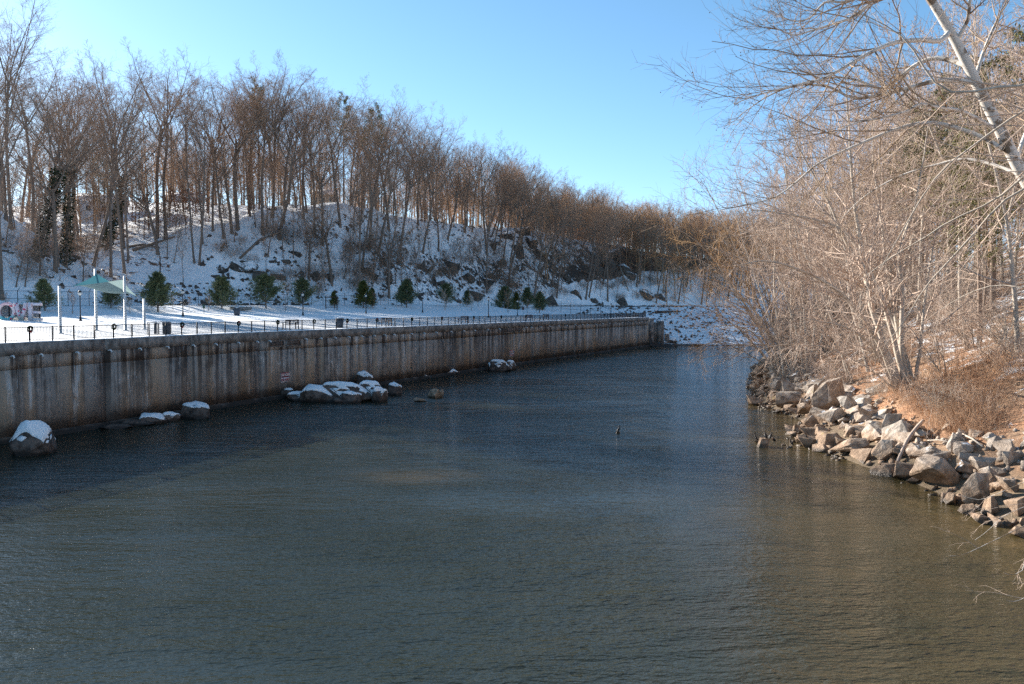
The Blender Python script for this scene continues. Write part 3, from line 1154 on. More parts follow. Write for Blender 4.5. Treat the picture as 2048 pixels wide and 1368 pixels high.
def sprout(r, pts, rad, n, t0, t1, ang, angsd, L0, Lvar, rr, K, wig, trop, rend=.4, taper=.5, tdir=(0, 0, 1), rmin=.003, flat=0.0):
    """n children on every parent polyline"""
    N, KP, _ = pts.shape
    t = (np.arange(n)[None] + r.uniform(0, 1, (N, n))) / n * (t1 - t0) + t0
    u = t * (KP - 1)
    i = np.clip(u.astype(int), 0, KP - 2)
    f = (u - i)[..., None]
    ar = np.arange(N)[:, None]
    P = pts[ar, i] * (1 - f) + pts[ar, i + 1] * f
    T = unit(pts[ar, i + 1] - pts[ar, i])
    rp = rad[ar, i] * (1 - f[..., 0]) + rad[ar, i + 1] * f[..., 0]
    ref = r.normal(0, 1, (N, 1, 3)) * np.ones((1, n, 1))
    e1 = unit(np.cross(T, ref))
    e2 = np.cross(T, e1)
    az = np.arange(n)[None] * 2.399 + r.normal(0, .5, (N, n))
    an = R(ang) + r.normal(0, R(angsd), (N, n))
    S = e1 * np.cos(az)[..., None] + e2 * np.sin(az)[..., None]
    if flat: S[..., 2] *= (1 - flat)
    D = unit(T * np.cos(an)[..., None] + S * np.sin(an)[..., None])
    Lp = np.linalg.norm(np.diff(pts, axis=1), axis=2).sum(1)[:, None]
    L = (L0 * Lp) * (1 - taper * (t - t0) / max(1e-6, t1 - t0)) * r.uniform(1 - Lvar, 1 + Lvar, (N, n))
    rc = np.maximum(rp * rr, rmin)
    return grow(r, P.reshape(-1, 3), D.reshape(-1, 3), L.ravel(), rc.ravel(), K, wig, trop, rend, tdir)


def tube_mesh(name, layers, mat):
    Vs, Qs, n = [], [], 0
    for pts, rad, m in layers:
        V, Qd = tubes(pts, rad, m)
        Vs.append(V)
        Qs.append(Qd + n)
        n += len(V)
    return np_mesh(name, np.concatenate(Vs), [np.concatenate(Qs)], mat, True)


def one(P, Rd):
    return np.asarray(P, float)[None], np.asarray(Rd, float)[None]


def forest_proto(seed, H=28., r0=.30, first=.45, ang=42, nl=15, nb=9, nt=8, nq=4, limb=.34, lean=0.0, fork=False, low=False, mats=('bark', 'twig'), trop=.16, rq=.0075, wig=.05, r1=.018, r2=.011):
    """returns trunk mesh, crown mesh of a bare broadleaf tree of height about H"""
    r = np.random.default_rng(seed)
    D0 = np.array([[lean, r.normal(0, .02), 1.]])
    tp, tr_ = grow(r, np.array([[0, 0, -.5]]), D0, H * .95, r0, 13, .035, .05, .16)
    tr_[0, 0] *= 1.45
    tr_[0, 1] *= 1.02
    trunks = [(tp, tr_, 8)]
    if fork:
        k = 5
        fp, fr = grow(r, tp[:, k], np.array([[.35, .15, 1.]]), H * .55, tr_[0, k] * .8, 9, .04, .06, .2)
        trunks.append((fp, fr, 7))
    l1 = [sprout(r, p, q, nl if p is tp else nl - 4, first if p is tp else .25, .98, ang, 9, limb * (1.0 if p is tp else 1.2), .25, .5, 9, wig, trop, .3, .62) for p, q, _ in trunks]
    lp, lr = np.concatenate([x[0] for x in l1]), np.concatenate([x[1] for x in l1])
    bp, br = sprout(r, lp, lr, nb, .18, 1.0, 38, 10, .40, .35, .55, 6, .08, .10, .35, .45, rmin=r1)
    cp_, cr = sprout(r, bp, br, nt, .12, 1.0, 38, 12, .50, .35, .55, 4, .10, .08, .5, .4, rmin=r2)
    layers = [(lp, lr, 5), (bp, br, 4), (cp_, cr, 3)]
    if nq:
        dp, dr = sprout(r, cp_, cr, nq, .15, 1.0, 36, 12, .62, .35, .6, 3, .12, .08, .6, .3, rmin=rq)
        layers.append((dp, dr, 3))
    # a few thin dead or young shoots low on the stem
    sp2, sr2 = sprout(r, tp, tr_, 10, .12, first, 65, 12, .07, .5, .12, 5, .10, .05, .3, .2, rmin=.02)
    s3, s3r = sprout(r, sp2, sr2, 6, .2, 1, 40, 12, .45, .3, .5, 3, .1, .03, .5, .3, rmin=.008)
    layers += [(sp2, sr2, 4), (s3, s3r, 3)]
    return tube_mesh('trunk', trunks, MAT[mats[0]]), tube_mesh('crown', layers, MAT[mats[1]]), tp[0]


def tree_obj(name, me_t, me_c, loc, rz, s, label, cat='tree', group=None, tilt=(0, 0)):
    o = empty(name, loc, rz)
    o.rotation_euler = (tilt[0], tilt[1], rz)
    o.scale = s
    tag(o, label, cat, group)
    link('trunk', me_t, o)
    if me_c is not None:
        link('crown', me_c, o)
    return o


def canopy_proto(seed, H=28., r0=.215, split=.55, nlead=5, spread=30, nlow=7, nb=8, nt=6, nq=3, lean=0.0, wig=.07):
    """a forest grown broadleaf: bare bole that divides into a few rising leaders, vase shaped crown"""
    r = np.random.default_rng(seed)
    tp, tr_ = grow(r, np.array([[0, 0, -.5]]), np.array([[lean, r.normal(0, .02), 1.]]), H * split + .5, r0, 11, .03, .05, .62)
    tr_[0, 0] *= 1.4
    p1, q1 = sprout(r, tp, tr_, nlead, .80, 1.0, spread, 8, .72, .07, .70, 9, .06, .035, .20, .1)
    p2, q2 = sprout(r, tp, tr_, nlow, .52, .97, 52, 10, .46, .3, .34, 9, wig, .085, .25, .3)
    p3, q3 = sprout(r, p1, q1, 5, .15, .95, 40, 9, .50, .25, .55, 9, wig, .05, .25, .45)
    lp, lr = np.concatenate([p1, p2, p3]), np.concatenate([q1, q2, q3])
    bp, br = sprout(r, lp, lr, nb, .25, 1.0, 40, 10, .33, .35, .55, 6, .08, .06, .35, .4, rmin=.012)
    cp_, cr = sprout(r, bp, br, nt, .15, 1.0, 36, 12, .48, .35, .55, 4, .10, .05, .5, .4, rmin=.0075)
    dp, dr = sprout(r, cp_, cr, nq, .15, 1.0, 36, 12, .60, .35, .6, 3, .12, .04, .6, .3, rmin=.0055)
    sp2, sr2 = sprout(r, tp, tr_, 9, .15, .6, 65, 12, .11, .5, .12, 5, .10, .05, .3, .2, rmin=.02)
    s3, s3r = sprout(r, sp2, sr2, 6, .2, 1, 40, 12, .45, .3, .5, 3, .1, .03, .5, .3, rmin=.008)
    mt = tube_mesh('trunk', [(tp, tr_, 8), (p1, q1, 6), (p2, q2, 5), (p3, q3, 5)], MAT['bark'])
    return mt, tube_mesh('crown', [(bp, br, 4), (cp_, cr, 3), (dp, dr, 3), (sp2, sr2, 4), (s3, s3r, 3)], MAT['twig']), tp[0]


FP = []
FP.append(canopy_proto(101, split=.55))
FP.append(canopy_proto(102, split=.60, nlead=4, spread=26))
FP.append(canopy_proto(103, split=.32, nlead=6, spread=38, nlow=6))
FP.append(canopy_proto(104, split=.64, nlead=4, spread=28, nlow=6))
FP.append(canopy_proto(105, split=.50, nlead=5, spread=32, lean=.06))
FP.append(canopy_proto(106, split=.42, nlead=5, spread=34, nlow=9, lean=-.05))
FP.append(canopy_proto(107, split=.52, nlead=3, spread=24, nlow=9))
FP.append(canopy_proto(108, split=.38, nlead=4, spread=36, nlow=7, wig=.10))
SL = [forest_proto(111, H=12, r0=.085, first=.30, ang=38, nl=14, nb=6, nt=5, nq=3, limb=.30),
      forest_proto(112, H=12, r0=.08, first=.40, ang=32, nl=12, nb=6, nt=5, nq=3, limb=.26, lean=.10),
      forest_proto(113, H=12, r0=.095, first=.22, ang=46, nl=12, nb=7, nt=5, nq=3, limb=.36, fork=True)]

# ------------------------------------------------------------------ trees on the left hill
def hpos(px, py):
    d = ray(px, py)
    k = np.arange(90, 480, .5)
    X, Y, z = d[0] * k, d[1] * k, CAMZ + d[2] * k
    g = Z(X, Y)
    a_, s_ = xy_as(X, Y)
    hit = (z < g) & (s_ > 40)
    if not hit.any():
        return None
    i = int(np.argmax(hit))
    return np.array([X[i], Y[i], g[i]])


SKX = np.array([-200, -40, 30, 85, 110, 150, 230, 290, 330, 370, 440, 540, 570, 640, 690, 750, 800, 850, 930, 1000, 1040, 1080, 1150, 1250, 1330, 1400, 1500, 1700])
SKY_ = np.array([60, 30, 8, 55, 130, 128, 125, 150, 128, 165, 122, 135, 170, 165, 172, 190, 212, 228, 255, 290, 288, 330, 368, 384, 403, 410, 412, 400])
LM = [(45, 'the painted letters'), (90, 'the first evergreen'), (160, 'the first lamp'), (222, 'the shade sail'), (316, 'the tallest evergreen'),
      (366, 'the second lamp'), (444, 'the lawn bin'), (482, 'the stone seat'), (530, 'the widest evergreen'), (606, 'the third lamp'),
      (668, 'the timber frame'), (727, 'the yellow evergreen'), (770, 'the lawn rock'), (812, 'the narrow evergreen'), (845, 'the slim lamp'), (890, 'the pale sapling'), (955, 'the low saplings'),
      (1005, 'the olive evergreen'), (1062, 'the last evergreens'), (1110, 'the end fence'), (1170, 'the block row'), (1230, 'the railing end'), (1320, 'the concrete piers'), (1420, 'the stony shore')]


def landmark(px):
    return min(LM, key=lambda q: abs(q[0] - px))[1]


occupied = []
front = [(72, 521, 11, 'ivy', .10), (111, 542, 12, '', .05), (131, 536, 10, 'ivy', .0), (187, 533, 7, '', .16), (50, 577, 5, 's', .08), (80, 554, 4, 's', .0), (32, 573, 4, 's', .3),
         (166, 565, 4, 's', .0), (12, 441, 7, '', 0), (22, 460, 7, '', 0), (43, 443, 6, '', 0), (30, 458, 4, 's', 0), (54, 435, 6, '', 0), (108, 451, 9, '', 0), (211, 501, 8, 'ivy', .12),
         (257, 519, 4, '', 0), (247, 497, 6, '', 0), (316, 510, 7, '', -.14), (334, 519, 4, 's', 0), (347, 528, 3, 's', .05), (389, 528, 4, '', -.12), (399, 531, 4, '', 0), (406, 487, 4, '', 0),
         (314, 476, 9, '', 0), (332, 476, 9, '', -.03), (426, 464, 5, '', 0), (447, 478, 5, '', -.05), (465, 469, 8, '', -.05), (476, 462, 8, '', 0), (454, 493, 3, 's', -.1), (526, 471, 6, '', -.03),
         (558, 479, 8, '', .06), (536, 517, 6, 's', .05), (567, 447, 6, '', 0), (607, 439, 5, '', 0), (629, 476, 5, '', 0), (645, 489, 6, '', .05), (618, 562, 8, 'f', -.02), (650, 570, 3, 's', 0),
         (680, 457, 6, '', 0), (686, 560, 5, 's', .15), (690, 558, 5, 's', -.02), (723, 544, 5, '', .06), (739, 500, 6, '', .05), (756, 509, 6, '', .08), (722, 442, 8, '', 0), (777, 460, 8, '', .0),
         (747, 567, 4, 's', .05), (791, 569, 4, 's', .08), (811, 433, 7, '', 0), (877, 500, 9, 'f', .04), (895, 481, 5, '', .14), (836, 451, 7, '', .02), (862, 440, 6, '', 0), (930, 465, 6, '', .05),
         (975, 473, 6, '', .14), (983, 474, 6, '', .2), (992, 470, 6, '', .1), (1080, 555, 6, '', .2), (1104, 522, 6, '', .08), (1129, 555, 5, '', .04), (1195, 510, 7, '', .08), (1160, 530, 5, 's', .06),
         (833, 520, 4, 's', .14), (850, 545, 4, 's', .1), (900, 560, 4, 's', .12), (800, 500, 5, '', .06), (945, 530, 4, 's', .1), (1020, 540, 5, '', .12), (1040, 500, 5, '', .06), (1240, 545, 5, '', .05), (1280, 560, 5, '', .03)]
NT_ = 0


def ivy_mesh(tp, r0, H, seed, z1):
    r = np.random.default_rng(seed)
    n = 2600
    zz_ = r.uniform(0.5, z1, n) ** 1.0
    fx, fy = np.interp(zz_, tp[:, 2], tp[:, 0]), np.interp(zz_, tp[:, 2], tp[:, 1])
    an = r.uniform(0, 2 * np.pi, n)
    clump = .55 + .9 * vnoise(zz_ * .9, an * 1.2, seed)
    rr = (r0 + r.uniform(0, .38, n) * clump)
    P = np.stack([fx + rr * np.cos(an), fy + rr * np.sin(an), zz_], 1)
    D = unit(np.stack([np.cos(an), np.sin(an), r.normal(-.3, .5, n)], 1) + r.normal(0, .5, (n, 3)))
    return blades_mesh('ivy', P, D, r.uniform(.14, .30, n), .17, MAT['ivy'], r, .5)


def size_word(h):
    return 'lofty' if h > 30 else 'tall' if h > 24 else 'medium' if h > 16 else 'small'


def lean_word(l):
    return 'leaning' if abs(l) > .11 else 'tilted' if abs(l) > .045 else 'straight'


def put_tree(P, px, w_px, kind, lean, zone, r, top_to_skyline=True, group='bare trees on the snowy hillside'):
    D = P[1]
    sk = np.interp(px, SKX, SKY_) + r.normal(2, 10) if top_to_skyline else None
    if kind == 's':
        pt, pc, tp = SL[r.integers(0, 3)]
        H0, rad0 = 12., .085
        H = r.uniform(9, 14)
    else:
        if kind == 'f':
            k = 2
        elif lean > .05: k = 4
        else: k = int(r.choice([0, 1, 3, 5, 0, 6, 1, 3, 2, 7]))
        pt, pc, tp = FP[k]
        H0, rad0 = 28., .215
        ztop = CAMZ + (613 - sk) * D / F
        H = np.clip((ztop - P[2]) * r.uniform(.86, 1.03), 14, 37) if top_to_skyline else r.uniform(20, 28)
        if kind == 'f': H = min(H, 27)
    sz = H / H0
    rad = w_px * D / F / 2 if w_px else None
    sx = np.clip((rad / rad0) if rad else sz * r.uniform(.9, 1.35), .85 * sz, 1.45 * sz)
    o = tree_obj('bare_tree', pt, pc, P + np.array([0, 0, -.15]), r.uniform(0, 6.28) if abs(lean) < .03 else r.uniform(-.5, .5), (sx, sx, sz),
                 None, 'tree', group, (r.normal(0, .02), lean if abs(lean) >= .03 else r.normal(0, .025)))
    if kind == 'ivy':
        o.name = 'ivy_clad_tree'
        link('ivy', ivy_mesh(tp, .215, H0, int(px), 13 if px != 131 else 17), o)
        tag(o, {72: 'bare tree with ivy climbing its curved trunk, on the slope above the painted letters',
                131: 'bare tree thickly wrapped in dark ivy, left of the shade sail',
                211: 'leaning bare tree with patchy ivy, behind the shade sail'}[px])
    else:
        word = 'slender sapling' if kind == 's' else ('%s forked bare tree' % size_word(H) if kind == 'f' else '%s %s bare tree' % (size_word(H), lean_word(lean)))
        tag(o, '%s %s behind %s' % (word, zone, landmark(px)))
    return o


def zone_of(P):
    a_, s_ = xy_as(P[0], P[1])
    t = (P[2] - 10) / (np.interp(a_[0], RA, RZ) - 10)
    return 'low on slope' if t < .35 else 'mid slope' if t < .75 else 'on the crest'


r = np.random.default_rng(3)
for px, py, w, kind, lean in front:
    P = hpos(px, py)
    if P is None:
        P = pos(px, 79)
    occupied.append((P[0], P[1]))
    put_tree(P, px, w, kind, lean, zone_of(P), r)

count = 0
tries = 0
while count < 236 and tries < 16000:
    tries += 1
    a_ = r.uniform(-12, 440)
    u = r.uniform()
    c0 = np.interp(a_, CA, CS)
    if a_ > A_END: c0 -= np.interp(a_, [A_END, A_END + 60, A_END + 200], [0, 7, 23])
    if a_ < 190 and r.uniform() < .30: continue
    if a_ > 190: u *= .75
    if u < .17 + .22 * (a_ > 190): s_ = r.uniform(c0 - 25, c0 - 8)
    elif u < .60: s_ = r.uniform(c0 - 8, c0 + 12)
    else: s_ = r.uniform(c0 + 12, c0 + 55)
    X, Y = as_xy(np.array([a_]), np.array([s_]))
    P = np.array([X[0], Y[0], left_z(np.array([a_]), np.array([s_]))[0]])
    px, py = proj(P)
    if px < -60 or px > 1560: continue
    md = 2.7 if s_ < c0 + 12 else 3.6
    if any((P[0] - q[0]) ** 2 + (P[1] - q[1]) ** 2 < md * md for q in occupied): continue
    occupied.append((P[0], P[1]))
    count += 1
    back = s_ > c0 + 12
    put_tree(P, px, None, 's' if (s_ < c0 - 9 and r.uniform() < .6) else '', r.normal(0, .025) + (.05 if a_ > 150 and s_ < c0 else 0),
             'past the crest' if back else zone_of(P), r, True)

r = np.random.default_rng(37)
count = 0
for k in range(900):
    if count >= 85: break
    a_ = r.uniform(95, 330) if k % 8 else r.uniform(0, 60)
    c0 = np.interp(a_, CA, CS) - (np.interp(a_, [A_END, A_END + 60, A_END + 200], [0, 7, 23]) if a_ > A_END else 0)
    s_ = r.uniform(c0 - 24, c0 - 2)
    X, Y = as_xy(np.array([a_]), np.array([s_]))
    P = np.array([X[0], Y[0], left_z(np.array([a_]), np.array([s_]))[0]])
    px, py = proj(P)
    if px < -30 or px > 1420 or any((P[0] - q[0]) ** 2 + (P[1] - q[1]) ** 2 < 5 for q in occupied): continue
    occupied.append((P[0], P[1]))
    count += 1
    k2 = int(r.integers(0, 3))
    h = r.uniform(9, 19)
    ln = r.normal(.05, .07)
    w_ = h / 12 * r.uniform(.7, 1.0)
    o = tree_obj('slope_tree', SL[k2][0], SL[k2][1], P, r.uniform(0, 6.28), (w_, w_, h / 12), None, 'tree', 'slender trees on the steep snow slope', (r.normal(0, .04), ln))
    tag(o, '%s %s slender slope tree %s behind %s' % ('short' if h < 12.5 else 'long', 'leaning' if abs(ln) > .09 else 'upright', zone_of(P), landmark(px)))

r = np.random.default_rng(31)
count = 0
for k in range(900):
    if count >= 150: break
    a_ = r.uniform(-8, 135) if k % 5 < 2 else r.uniform(-5, 360)
    c0 = np.interp(a_, CA, CS) - (np.interp(a_, [A_END, A_END + 60, A_END + 200], [0, 7, 23]) if a_ > A_END else 0)
    s_ = c0 + r.uniform(-6, 40)
    X, Y = as_xy(np.array([a_]), np.array([s_]))
    P = np.array([X[0], Y[0], left_z(np.array([a_]), np.array([s_]))[0]])
    px, py = proj(P)
    if px < -30 or px > 1480 or any((P[0] - q[0]) ** 2 + (P[1] - q[1]) ** 2 < 4 for q in occupied): continue
    occupied.append((P[0], P[1]))
    count += 1
    k2 = int(r.integers(0, 3))
    h = r.uniform(8, 18)
    o = tree_obj('understory_tree', SL[k2][0], SL[k2][1], P, r.uniform(0, 6.28), (h / 11, h / 11, h / 12), None, 'tree', 'young trees under the tall bare trees', (r.normal(0, .06), r.normal(0, .06)))
    tag(o, '%s %s understory tree behind %s' % ('waist thin' if k2 == 1 else 'bushy' if k2 == 2 else 'slim', 'short' if h < 10 else 'taller', landmark(px)))

# the wood beyond: one mass of bare trees further back on the plateau and out of the frame to the left
r = np.random.default_rng(8)
WP = []
for k in range(3):
    H = 26.
    tp, tr_ = grow(r, np.array([[0, 0, -.5]]), np.array([[0, 0, 1.]]), H * .93, .24, 8, .04, .05, .2)
    lp, lr = sprout(r, tp, tr_, 16, .22, .98, 48, 9, .36, .25, .5, 5, .07, .09, .35, .6)
    bp, br = sprout(r, lp, lr, 8, .2, 1, 38, 10, .42, .3, .55, 4, .09, .12, .5, .4, rmin=.016)
    cp_, cr = sprout(r, bp, br, 6, .15, 1, 38, 10, .55, .3, .6, 3, .1, .1, .6, .3, rmin=.010)
    Vs, Qs, n = [], [], 0
    for p_, q_, m in ((tp, tr_, 6), (lp, lr, 4), (bp, br, 3), (cp_, cr, 3)):
        V, Qd = tubes(p_, q_, m)
        Vs.append(V); Qs.append(Qd + n); n += len(V)
    WP.append((np.concatenate(Vs), np.concatenate(Qs)))
spots = [(r.uniform(-10, 470), r.uniform(100, 185)) for k in range(330)]
spots += [(r.uniform(205, 300), r.uniform(54, 120)) for k in range(110)]
spots += [(r.uniform(265, 470), r.uniform(34, 125)) for k in range(520)]
A_, S_ = np.array(spots).T
X, Y = as_xy(A_, S_)
zz_ = left_z(A_, S_, X, Y)
HH = []
for k in range(len(A_)):
    px, py = proj((X[k], Y[k], zz_[k]))
    HH.append(np.clip(CAMZ + (613 - np.interp(px, SKX, SKY_) - abs(r.normal(2, 9))) * Y[k] / F - zz_[k], 10, 26) * r.uniform(.85, 1.03))
HH = np.array(HH) / 26.
# at the bend of the river the trees are seen in full sun: keep their stems on the terrain, each turned its own way
me = np_mesh('distant_wood', np.stack([X, Y, zz_], 1), [np.zeros((0, 3), np.int32)]) if False else bpy.data.meshes.new('distant_wood')
me.from_pydata([tuple(v) for v in np.stack([X, Y, zz_], 1)], [], [])
set_attr(me, 'height', HH)
set_attr(me, 'turn', r.uniform(0, 6.28, len(HH)))
set_attr(me, 'pick', r.integers(0, 3, len(HH)).astype(float))
wood = link('distant_wood', me)
ng = bpy.data.node_groups.new('distant_wood', 'GeometryNodeTree')
ng.interface.new_socket('Geometry', in_out='INPUT', socket_type='NodeSocketGeometry')
ng.interface.new_socket('Geometry', in_out='OUTPUT', socket_type='NodeSocketGeometry')
gi, go = ng.nodes.new('NodeGroupInput'), ng.nodes.new('NodeGroupOutput')
jn = ng.nodes.new('GeometryNodeJoinGeometry')
for k in range(3):
    src = link('wood_tree', np_mesh('wood_tree', WP[k][0], [WP[k][1]], MAT['woodtwig'], True))
    src.hide_render = True
    src['kind'] = 'stuff'
    oi = ng.nodes.new('GeometryNodeObjectInfo')
    oi.inputs['Object'].default_value = src
    oi.inputs['As Instance'].default_value = True
    ng.links.new(oi.outputs['Geometry'], jn.inputs[0])
ip = ng.nodes.new('GeometryNodeInstanceOnPoints')
ng.links.new(gi.outputs[0], ip.inputs['Points'])
ng.links.new(jn.outputs[0], ip.inputs['Instance'])
ip.inputs['Pick Instance'].default_value = True


def named(nm, typ='FLOAT'):
    n_ = ng.nodes.new('GeometryNodeInputNamedAttribute')
    n_.data_type = typ
    n_.inputs[0].default_value = nm
    return n_.outputs[0]


fi = ng.nodes.new('FunctionNodeFloatToInt')
ng.links.new(named('pick'), fi.inputs[0])
ng.links.new(fi.outputs[0], ip.inputs['Instance Index'])
cx_ = ng.nodes.new('ShaderNodeCombineXYZ')
ng.links.new(named('turn'), cx_.inputs[2])
e2r = ng.nodes.new('FunctionNodeEulerToRotation')
ng.links.new(cx_.outputs[0], e2r.inputs[0])
ng.links.new(e2r.outputs[0], ip.inputs['Rotation'])
ng.links.new(named('height'), ip.inputs['Scale'])
ng.links.new(ip.outputs[0], go.inputs[0])
md_ = wood.modifiers.new('wood', 'NODES')
md_.node_group = ng
tag(wood, 'mass of bare winter trees far back on the hill and round the river bend', None, None, 'stuff')

# dry beech saplings that keep their leaves, in the hollow of the hill
def leafy_proto(seed, H, mat, nleaf=5, size=.22):
    r = np.random.default_rng(seed)
    tp, tr_ = grow(r, np.array([[0, 0, -.2]]), np.array([[0, 0, 1.]]), H, .06, 8, .05, .05, .2)
    lp, lr = sprout(r, tp, tr_, 22, .15, .98, 62, 10, .42, .3, .5, 5, .06, .03, .4, .65, flat=.3)
    bp, br = sprout(r, lp, lr, 7, .2, 1, 40, 10, .45, .3, .5, 3, .08, .02, .5, .3, rmin=.008)
    t = r.uniform(.1, 1, (len(bp), nleaf))
    P = (bp[:, 0][:, None] * (1 - t[..., None]) + bp[:, -1][:, None] * t[..., None]).reshape(-1, 3)
    D = unit(r.normal(0, 1, P.shape) + np.array([0, 0, -.3]))
    return tube_mesh('trunk', [(tp, tr_, 6), (lp, lr, 4), (bp, br, 3)], MAT['bark']), blades_mesh('leaves', P, D, r.uniform(.6, 1.2, len(P)) * size, size * .6, mat, r, .5)


BE = [leafy_proto(61 + k, 6.5, MAT['beech']) for k in range(2)]
r = np.random.default_rng(19)
for px, py, h in ((300, 470, 9), (328, 480, 10), (352, 468, 11), (372, 472, 10), (385, 450, 9), (276, 468, 9), (412, 452, 8), (505, 440, 6), (585, 430, 6), (760, 420, 6), (700, 425, 5), (240, 470, 8), (12, 425, 7), (92, 430, 8), (452, 444, 7), (800, 425, 6), (870, 420, 7)):
    P = hpos(px, py)
    if P is None: P = pos(px, 88)
    t, l = BE[r.integers(0, 2)]
    o = empty('beech_sapling', P, r.uniform(0, 6.28))
    o.scale = (h / 6.5,) * 3
    tag(o, 'young tan leaved beech on the hill behind ' + landmark(px), 'tree', 'beech saplings with dry leaves')
    link('trunk', t, o)
    link('leaves', l, o)

# pines on the skyline and behind the right bank
def pine_proto(seed, H, r0, bare=.5, nb=34, mat='pine'):
    r = np.random.default_rng(seed)
    tp, tr_ = grow(r, np.array([[0, 0, -.3]]), np.array([[0, 0, 1.]]), H, r0, 10, .02, .05, .15)
    lp, lr = sprout(r, tp, tr_, nb, bare, .99, 72, 8, .22, .3, .3, 6, .05, .06, .3, .7)
    bp, br = sprout(r, lp, lr, 8, .25, 1, 45, 10, .4, .3, .5, 3, .08, .06, .5, .4, rmin=.012)
    t = r.uniform(.2, 1.05, (len(bp), 16))
    P = (bp[:, 0][:, None] * (1 - t[..., None]) + bp[:, -1][:, None] * t[..., None]).reshape(-1, 3)
    P = P + r.normal(0, .12, P.shape)
    D = unit(r.normal(0, 1, P.shape) + np.array([0, 0, .5]))
    return tube_mesh('trunk', [(tp, tr_, 7), (lp, lr, 4), (bp, br, 3)], MAT['bark']), blades_mesh('needles', P, D, r.uniform(.25, .55, len(P)), .10, MAT[mat], r, .4)


PN = [pine_proto(71, 24, .26, .5), pine_proto(72, 24, .28, .35, 42)]
for px, s_, top, lab in ((522, 82, 172, 'olive pine crown among the bare trees above the stone seat'), (690, 84, 196, 'tall pine with olive crown among bare hilltop trees'), (752, 84, 216, 'broad pine standing right of the taller pine on the hilltop'), (215, 100, 290, 'dull pine in the hollow behind the shade sail')):
    P = pos(px, s_)
    H = CAMZ + (613 - top) * P[1] / F - P[2]
    t, l = PN[int(px) % 2]
    o = empty('pine_tree', P, px)
    o.scale = (H / 24 * .8, H / 24 * .8, H / 24)
    tag(o, lab, 'tree', 'pines')
    link('trunk', t, o)
    link('needles', l, o)

# ------------------------------------------------------------------ lawn: evergreens
def ever_proto(seed, H, mat, width=1.0, bare=.10, up=52):
    r = np.random.default_rng(seed)
    tp, tr_ = grow(r, np.array([[0, 0, -.2]]), np.array([[0, 0, 1.]]), H * .96, .11, 10, .015, .05, .15)
    lp, lr = sprout(r, tp, tr_, 105, bare, .99, up, 10, .34 * width, .45, .3, 5, .06, .06, .4, .88)
    bp, br = sprout(r, lp, lr, 11, .10, 1, 36, 12, .34, .35, .5, 4, .07, .05, .5, .3, rmin=.008)
    nb, nl = 8, len(bp)
    t = r.uniform(.0, 1, (nl, nb))
    P = (bp[:, 0][:, None] * (1 - t[..., None]) + bp[:, -1][:, None] * t[..., None])
    T = unit(bp[:, -1] - bp[:, 0])[:, None] * np.ones((1, nb, 1))
    D = unit(T + r.normal(0, .34, P.shape) + np.array([0, 0, .12]))
    P, D = P.reshape(-1, 3), D.reshape(-1, 3)
    return tube_mesh('trunk', [(tp, tr_, 7), (lp, lr, 4)], MAT['bark']), blades_mesh('foliage', P, D, r.uniform(.22, .60, len(P)), .05, MAT[mat], r, .4)


EV = {'g3': ever_proto(84, 5, 'green', 1.75, .16, 62), 'g': ever_proto(81, 5, 'green', 1.5, .10, 68), 'g2': ever_proto(82, 5, 'green', 1.25, .12, 64), 'y': ever_proto(83, 5, 'lime', 1.05, .10, 60)}
evs = [(90, 622, 557, 'g', 1.0, 'bushy dark evergreen beside the painted letters'), (222, 616, 562, 'g', 1.15, 'dark evergreen partly hidden by the shade sail'),
       (316, 624, 543, 'g2', 1.1, 'tall dark evergreen just right of the shade sail'), (444, 618, 552, 'g', 1.05, 'dense dark evergreen left of the stone seat'),
       (532, 617, 548, 'g3', 1.05, 'open evergreen with sweeping limbs right of the stone seat'), (606, 618, 556, 'g3', .95, 'blue green evergreen with a lamp post in front of it'),
       (668, 614, 582, 'y', .95, 'small yellow green evergreen inside the timber frame'), (727, 616, 560, 'y', 1.0, 'bright yellow green evergreen by the pale lamp post'),
       (744, 615, 575, 'y', .8, 'lower green bush pressed against the yellow green evergreen'),
       (813, 615, 558, 'g2', .9, 'narrow dull green evergreen right of the yellow green one'), (803, 611, 570, 'g2', .8, 'thin dark evergreen behind the narrow dull one'), (892, 613, 566, 'g3', .85, 'dull evergreen behind a pale bare young tree'),
       (934, 613, 580, 'g', .8, 'small dark evergreen among bare saplings'), (1008, 615, 572, 'g', .9, 'olive evergreen left of the last lamp post'), (1032, 612, 584, 'y', .8, 'small olive evergreen touching the last lamp post'),
       (1054, 616, 574, 'g2', 1.0, 'dark evergreen left one of the close pair at the lawn end'), (1079, 626, 583, 'g2', 1.0, 'deep green evergreen nearest the wall at the lawn end')]
Yg = np.arange(45, 260, .25)


def lpos(px, py):
    """lawn point seen at a photo pixel (first hit of the ray with the left bank)"""
    d = ray(px, py)
    k = np.arange(50, 300, .15)
    X, Y, z = d[0] * k, d[1] * k, CAMZ + d[2] * k
    a_, s_ = xy_as(X, Y)
    g = left_z(a_, s_, X, Y)
    hit = (s_ > .5) & (z < g)
    i = int(np.argmax(hit)) if hit.any() else int(np.argmin(np.abs(s_ - 44)))
    if s_[i] > 46:
        return pos(px, 44)
    return np.array([X[i], Y[i], g[i]])


def top_h(P, py):
    return CAMZ + (613 - py) * P[1] / F - P[2]


for px, py, top, k, wd, lab in evs:
    P = lpos(px, py)
    H = top_h(P, top)
    o = empty('evergreen_tree', P, px * 1.7)
    wd *= [1.0, 1.12, .92, 1.05][int(px) % 4]
    o.scale = (H / 5 * wd, H / 5 * wd * 1.05, H / 5)
    tag(o, lab, 'tree', 'evergreens along the lawn')
    link('trunk', EV[k][0], o)
    link('foliage', EV[k][1], o)

